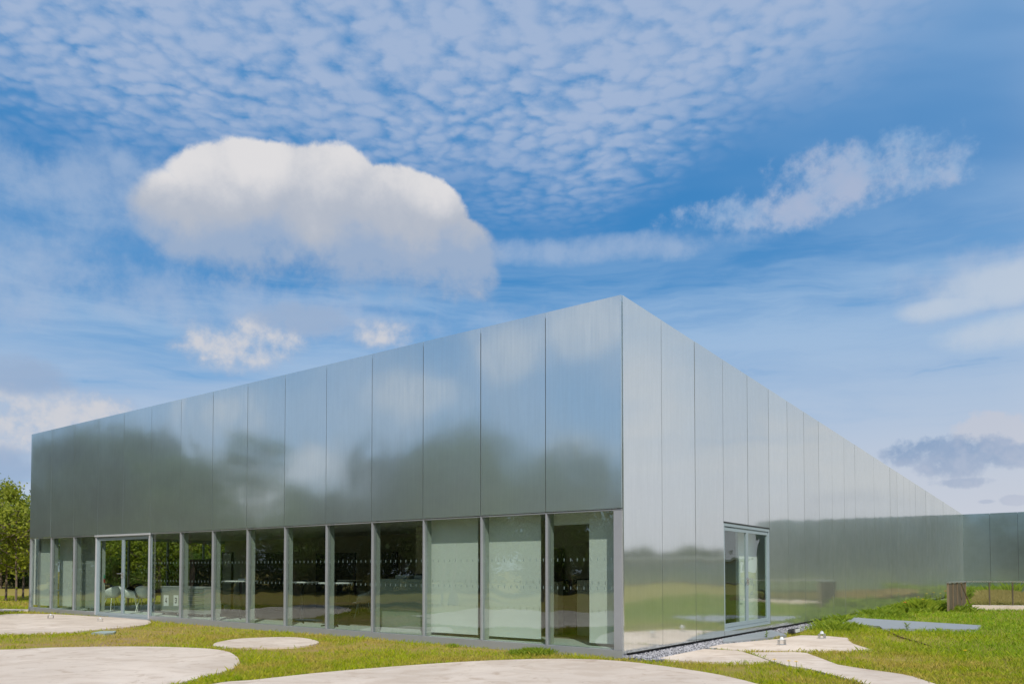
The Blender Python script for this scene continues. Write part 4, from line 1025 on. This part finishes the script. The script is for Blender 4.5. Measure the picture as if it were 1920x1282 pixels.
# white table in the left bays
ta, _ = atw(PL, 100, 1100, 1.1); tb, _ = atw(PL, 181, 1100, 1.1); tz = atw(PL, 140, 1106, 1.1)[1]
tt = empty('long_table', tuple(PL((ta + tb) / 2, 1.1, FZ)), 'long white table behind the windows left of the double door', 'table')
mb = MB(); boxF(PL, mb, min(ta, tb), max(ta, tb), .8, 1.5, tz - .03, tz); mb.build('tabletop', M['tabletop'], tt)
for uu in (min(ta, tb) + .1, max(ta, tb) - .1):
    for ww in (.9, 1.4):
        mb = MB(); boxF(PL, mb, uu - .02, uu + .02, ww - .02, ww + .02, FZ, tz - .032); mb.build('leg', M['steel'], tt)
# notice on the door glass: green and red squares
for (py, m, lb, nm) in ((1080, 'signgreen', 'green square notice stuck inside the left door leaf', 'notice'), (1088.5, 'signred', 'red square notice below the green one inside the left door leaf', 'notice')):
    a, z = atw(PL, 195, py, .2)
    mb = MB(); boxF(PL, mb, a - .05, a + .05, .2, .204, z - .05, z + .05); tag(mb.build(nm, M[m]), lb, 'notice')
# potted plant inside by the cabinet
pp = ray(327, 1140); tq = (FZ - EYE) / pp.z; pq = pp * tq
pl = empty('potted_plant', (pq.x, pq.y, FZ), 'tall slender green plant standing behind the numbered cabinet', 'plant')
mb = MB(); mb.tube([(0, 0, 0), (0, 0, .35)], .14, 14, .19); mb.build('pot', M['black'], pl, local=True)
V = []; F = []; st = MB()
for s in range(6):
    a = s * 1.05; top = Vector((math.cos(a) * .22, math.sin(a) * .22, random.uniform(1.2, 1.75))); st.tube([(0, 0, .35), tuple(top * .6 + Vector((0, 0, .1))), tuple(top)], .012, 5, .005)
    for q in range(16):
        t = .35 + .65 * q / 16; p_ = top * t; b = q * 2.4; L = .16; dd = Vector((math.cos(b), math.sin(b), .6)) * L; s2 = Vector((-math.sin(b), math.cos(b), 0)) * L * .28
        i = len(V); V += [tuple(p_), tuple(p_ + dd * .5 + s2), tuple(p_ + dd), tuple(p_ + dd * .5 - s2)]; F.append((i, i + 1, i + 2, i + 3))
st.build('stem', M['weed'], pl, local=True)
me = bpy.data.meshes.new('leaves'); me.from_pydata(V, [], F); link('leaves', me, M['leaf_light'], pl)

# ------------------------------------------------------------------ trees
def make_tree(seed, H, crown_r, nleaf, leaf, base_frac=.3, trunk_r=.16, gap=.75):
    rd = random.Random(seed); rg = np.random.default_rng(seed); tr = MB(); tips = []
    top = Vector((rd.uniform(-.3, .3), rd.uniform(-.3, .3), H * .86))
    pts = [Vector((0, 0, -.1))] + [top * t + Vector((rd.uniform(-.1, .1), rd.uniform(-.1, .1), 0)) * H * .05 for t in (.25, .5, .75, 1)]
    tr.tube(pts, trunk_r, 8, trunk_r * .2)
    nb = 16
    for i in range(nb):
        t = base_frac + (1 - base_frac) * (i / nb) * .97; p = top * t; a = i * 2.4 + rd.uniform(-.3, .3)
        prof = math.sin(math.pi * min(1, (t - base_frac) / (1 - base_frac) * .72 + .22)) ** .8
        L = crown_r * prof * rd.uniform(.65, 1.15)
        e = p + Vector((math.cos(a) * L, math.sin(a) * L, L * rd.uniform(.25, .8)))
        mid = p.lerp(e, .5) + Vector((0, 0, -.08 * L)); tr.tube([p, mid, e], trunk_r * .34 * (1 - t * .5), 5, .015)
        for q in range(7):
            s = p.lerp(e, rd.uniform(.3, 1)); f = s + Vector((rd.gauss(0, 1), rd.gauss(0, 1), rd.gauss(.2, .7))) * L * .32
            tr.tube([s, f], .022, 4, .008); tips.append((f, L)); 
        tips.append((e, L))
    tips.append((top + Vector((0, 0, H * .08)), crown_r * .6))
    T = np.array([tuple(t[0]) for t in tips]); S = np.array([max(.25, t[1] * .20) for t in tips])
    idx = rg.integers(0, len(T), nleaf); wgt = rg.random(len(T)) * gap + (1 - gap); idx = idx[rg.random(nleaf) < wgt[idx]]; n = len(idx)
    c = T[idx] + rg.normal(0, 1, (n, 3)) * S[idx][:, None] * np.array([1, 1, .75])
    d1 = rg.normal(0, 1, (n, 3)); d1 /= np.linalg.norm(d1, axis=1)[:, None]; d2 = np.cross(d1, rg.normal(0, 1, (n, 3))); d2 /= np.linalg.norm(d2, axis=1)[:, None]
    s = leaf * rg.uniform(.6, 1.3, n)[:, None]
    V = np.stack([c - d1 * s, c + d2 * s * .5, c + d1 * s, c - d2 * s * .5], 1).reshape(-1, 3)
    F = (np.arange(n)[:, None] * 4 + np.arange(4)[None])
    return tr.mesh('trunk'), npmesh('crown', V, F)
KINDS = {'big': [make_tree(s, 11, 3.6, 15000, .16, .18, .2) for s in (1, 2, 3)],
         'young': [make_tree(s, 4.6, 1.25, 3800, .085, .34, .05, .6) for s in (11, 12)],
         'thin': [make_tree(s, 10, 2.8, 6000, .12, .30, .14, .8) for s in (21, 22)]}
def tree(kind, i, x, y, s, label, group, m, rz=None, name='deciduous_tree'):
    tm, cm = KINDS[kind][i % len(KINDS[kind])]
    e = empty(name, (x, y, gz(x, y) - .05), label, 'tree', group, random.uniform(0, 6.28) if rz is None else rz); e.scale = (s, s, s)
    t = bpy.data.objects.new('trunk', tm); COL.objects.link(t); t.parent = e
    if not tm.materials: tm.materials.append(M['bark'])
    c = bpy.data.objects.new('crown', cm); COL.objects.link(c); c.parent = e
    if not cm.materials: cm.materials.append(None)
    c.material_slots[0].link = 'OBJECT'; c.material_slots[0].material = M[m]
    return e
# trees in view at the far left
def atd(px, d): r = ray(px, 1070); return r.x * d / r.y, d
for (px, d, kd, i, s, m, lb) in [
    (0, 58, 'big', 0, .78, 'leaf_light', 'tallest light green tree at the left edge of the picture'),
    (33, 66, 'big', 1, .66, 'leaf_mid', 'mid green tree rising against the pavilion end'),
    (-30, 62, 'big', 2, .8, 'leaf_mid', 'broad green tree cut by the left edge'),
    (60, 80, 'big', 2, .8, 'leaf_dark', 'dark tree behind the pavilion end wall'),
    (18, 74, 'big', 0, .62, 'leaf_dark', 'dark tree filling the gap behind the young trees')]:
    x, y = atd(px, d); tree(kd, i, x, y, s, lb, 'trees at the far left', m)
for (px, py, i, s, lb) in [(11, 1124.5, 0, 1.0, 'young tree nearest the left edge with a slender bare trunk'),
                           (30, 1126, 1, .95, 'young tree leaning slightly, second from the left edge'),
                           (43, 1120, 0, .98, 'young tree closest to the pavilion end')]:
    g = G(px, py); tree('young', i, g.x, g.y, s, lb, 'young trees on the lawn at the left', 'leaf_light', name='young_tree')
# undergrowth hedge at the back of that view
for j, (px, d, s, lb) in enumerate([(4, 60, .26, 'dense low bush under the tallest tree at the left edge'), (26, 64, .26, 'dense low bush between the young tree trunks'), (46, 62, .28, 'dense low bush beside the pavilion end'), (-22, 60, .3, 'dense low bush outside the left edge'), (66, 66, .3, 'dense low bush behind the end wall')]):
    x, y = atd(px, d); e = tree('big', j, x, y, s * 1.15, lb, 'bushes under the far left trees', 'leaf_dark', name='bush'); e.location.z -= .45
# belts of trees outside the frame: the park that the metal and the glass mirror
LB = 'park tree outside the picture, only seen mirrored in the metal and glass'
def belt(n, f, kinds, mats, smin, smax):
    for i in range(n):
        x, y = f(i / (n - 1)); x += random.uniform(-2.5, 2.5); y += random.uniform(-2.5, 2.5)
        sc_ = random.uniform(smin, smax) * ((.80 + .2 * math.sin(y * .31)) if x < -25 and -30 < y < 60 else 1) * (.98 if x < -25 and -30 < y < 2 else 1)
        tree(random.choice(kinds), i, x, y, sc_, LB, 'park trees mirrored in the facades', random.choice(mats))
belt(22, lambda t: (-38 + 8 * t, 44 - 70 * t), ['big', 'big', 'thin'], ['leaf_mid', 'leaf_dark'], .72, 1.12)
belt(12, lambda t: (-46 + 6 * t, 56 - 76 * t), ['big', 'thin'], ['leaf_mid', 'leaf_dark'], .85, 1.2)
belt(6, lambda t: (-17 - 3 * t, 19 - 14 * t), ['thin'], ['leaf_mid'], .55, .75)
belt(24, lambda t: (-40 + 90 * t, -32 - 12 * t), ['big'], ['leaf_mid', 'leaf_mid'], 1.05, 1.4)
belt(64, lambda t: (104 + 22 * t, -40 + 130 * t), ['big'], ['leaf_dark', 'leaf_mid'], .50, .62)
lo = empty('low_pavilion', (72, 44, -.1), 'long low dark pavilion with pale roof edge, only mirrored in the right front', 'building')
ld = Vector((-.5, .866, 0)); ln = Vector((.866, .5, 0)); l0 = Vector((72, 44, -.1))
def PLo(u, w, z): return l0 + ld * u + ln * w + Vector((0, 0, z))
mb = MB(); boxF(PLo, mb, -34, 14, .4, 10, 0, 2.75); mb.build('wall', M['intwall'], lo)
mb = MB(); boxF(PLo, mb, -35, 15, -.6, 11, 2.76, 3.05); mb.build('roof', M['fin'], lo)
for i in range(16):
    fo_ = MB(); u_ = -34 + i * 3; boxF(PLo, fo_, u_ + .05, u_ + 2.95, .30, .38, .1, 2.6); fo_ = fo_.build('window', M['frame'], lo)
    mb = MB(); boxF(PLo, mb, u_ + .15, u_ + 2.85, .28, .296, .2, 2.5); mb.build('pane', M['panel_w'], fo_)

for j in range(7):
    tree('big', j, -37 + 1.3 * j + random.uniform(-1, 1), -4 - 5.2 * j, random.uniform(.84, .98), LB, 'park trees mirrored in the facades', 'leaf_mid')
def hedge(n, f, s0, s1):
    for i in range(n):
        x, y = f(i / (n - 1)); e = tree('big', i, x + random.uniform(-1, 1), y + random.uniform(-1, 1), random.uniform(s0, s1), 'low park bush outside the picture, only seen mirrored in the metal and glass',
            'park bushes mirrored in the facades', random.choice(['leaf_dark', 'leaf_mid']), name='bush'); e.location.z -= 1.2
hedge(34, lambda t: (-42 + 7 * t, 50 - 78 * t), .42, .6)
hedge(30, lambda t: (-42 + 94 * t, -35 - 12 * t), .42, .6)
hedge(40, lambda t: (106 + 22 * t, -40 + 132 * t), .28, .48)
for j, (px, d, kd_, s_, lb) in enumerate([(205, 56, 'leaf_light', .50, 'bright tree seen through the left leaf of the double door'), (238, 60, 'leaf_mid', .55, 'darker tree seen through the double door'),
        (272, 55, 'leaf_light', .48, 'bright tree beyond the right frame of the double door'), (305, 58, 'leaf_mid', .52, 'green tree seen above the numbered cabinet'),
        (332, 53, 'leaf_light', .50, 'bright yellow green tree seen right of the numbered papers'), (362, 57, 'leaf_light', .50, 'bright tree seen above the dark display screen'),
        (390, 54, 'leaf_light', .48, 'bright tree at the right of the dark display screen'), (425, 58, 'leaf_mid', .52, 'green tree behind the framed board'), (160, 60, 'leaf_mid', .5, 'green tree beyond the left windows')]):
    x, y = atd(px, d); tree('big', j, x, y, s_ * 1.25, lb, 'trees seen through the pavilion', kd_)
    e = tree('big', j + 1, x + 1.6, y - 1.5, .36, 'low bush under the ' + lb, 'bushes seen through the pavilion', 'leaf_mid', name='bush'); e.location.z -= 1.0
print('objects', len(bpy.data.objects))
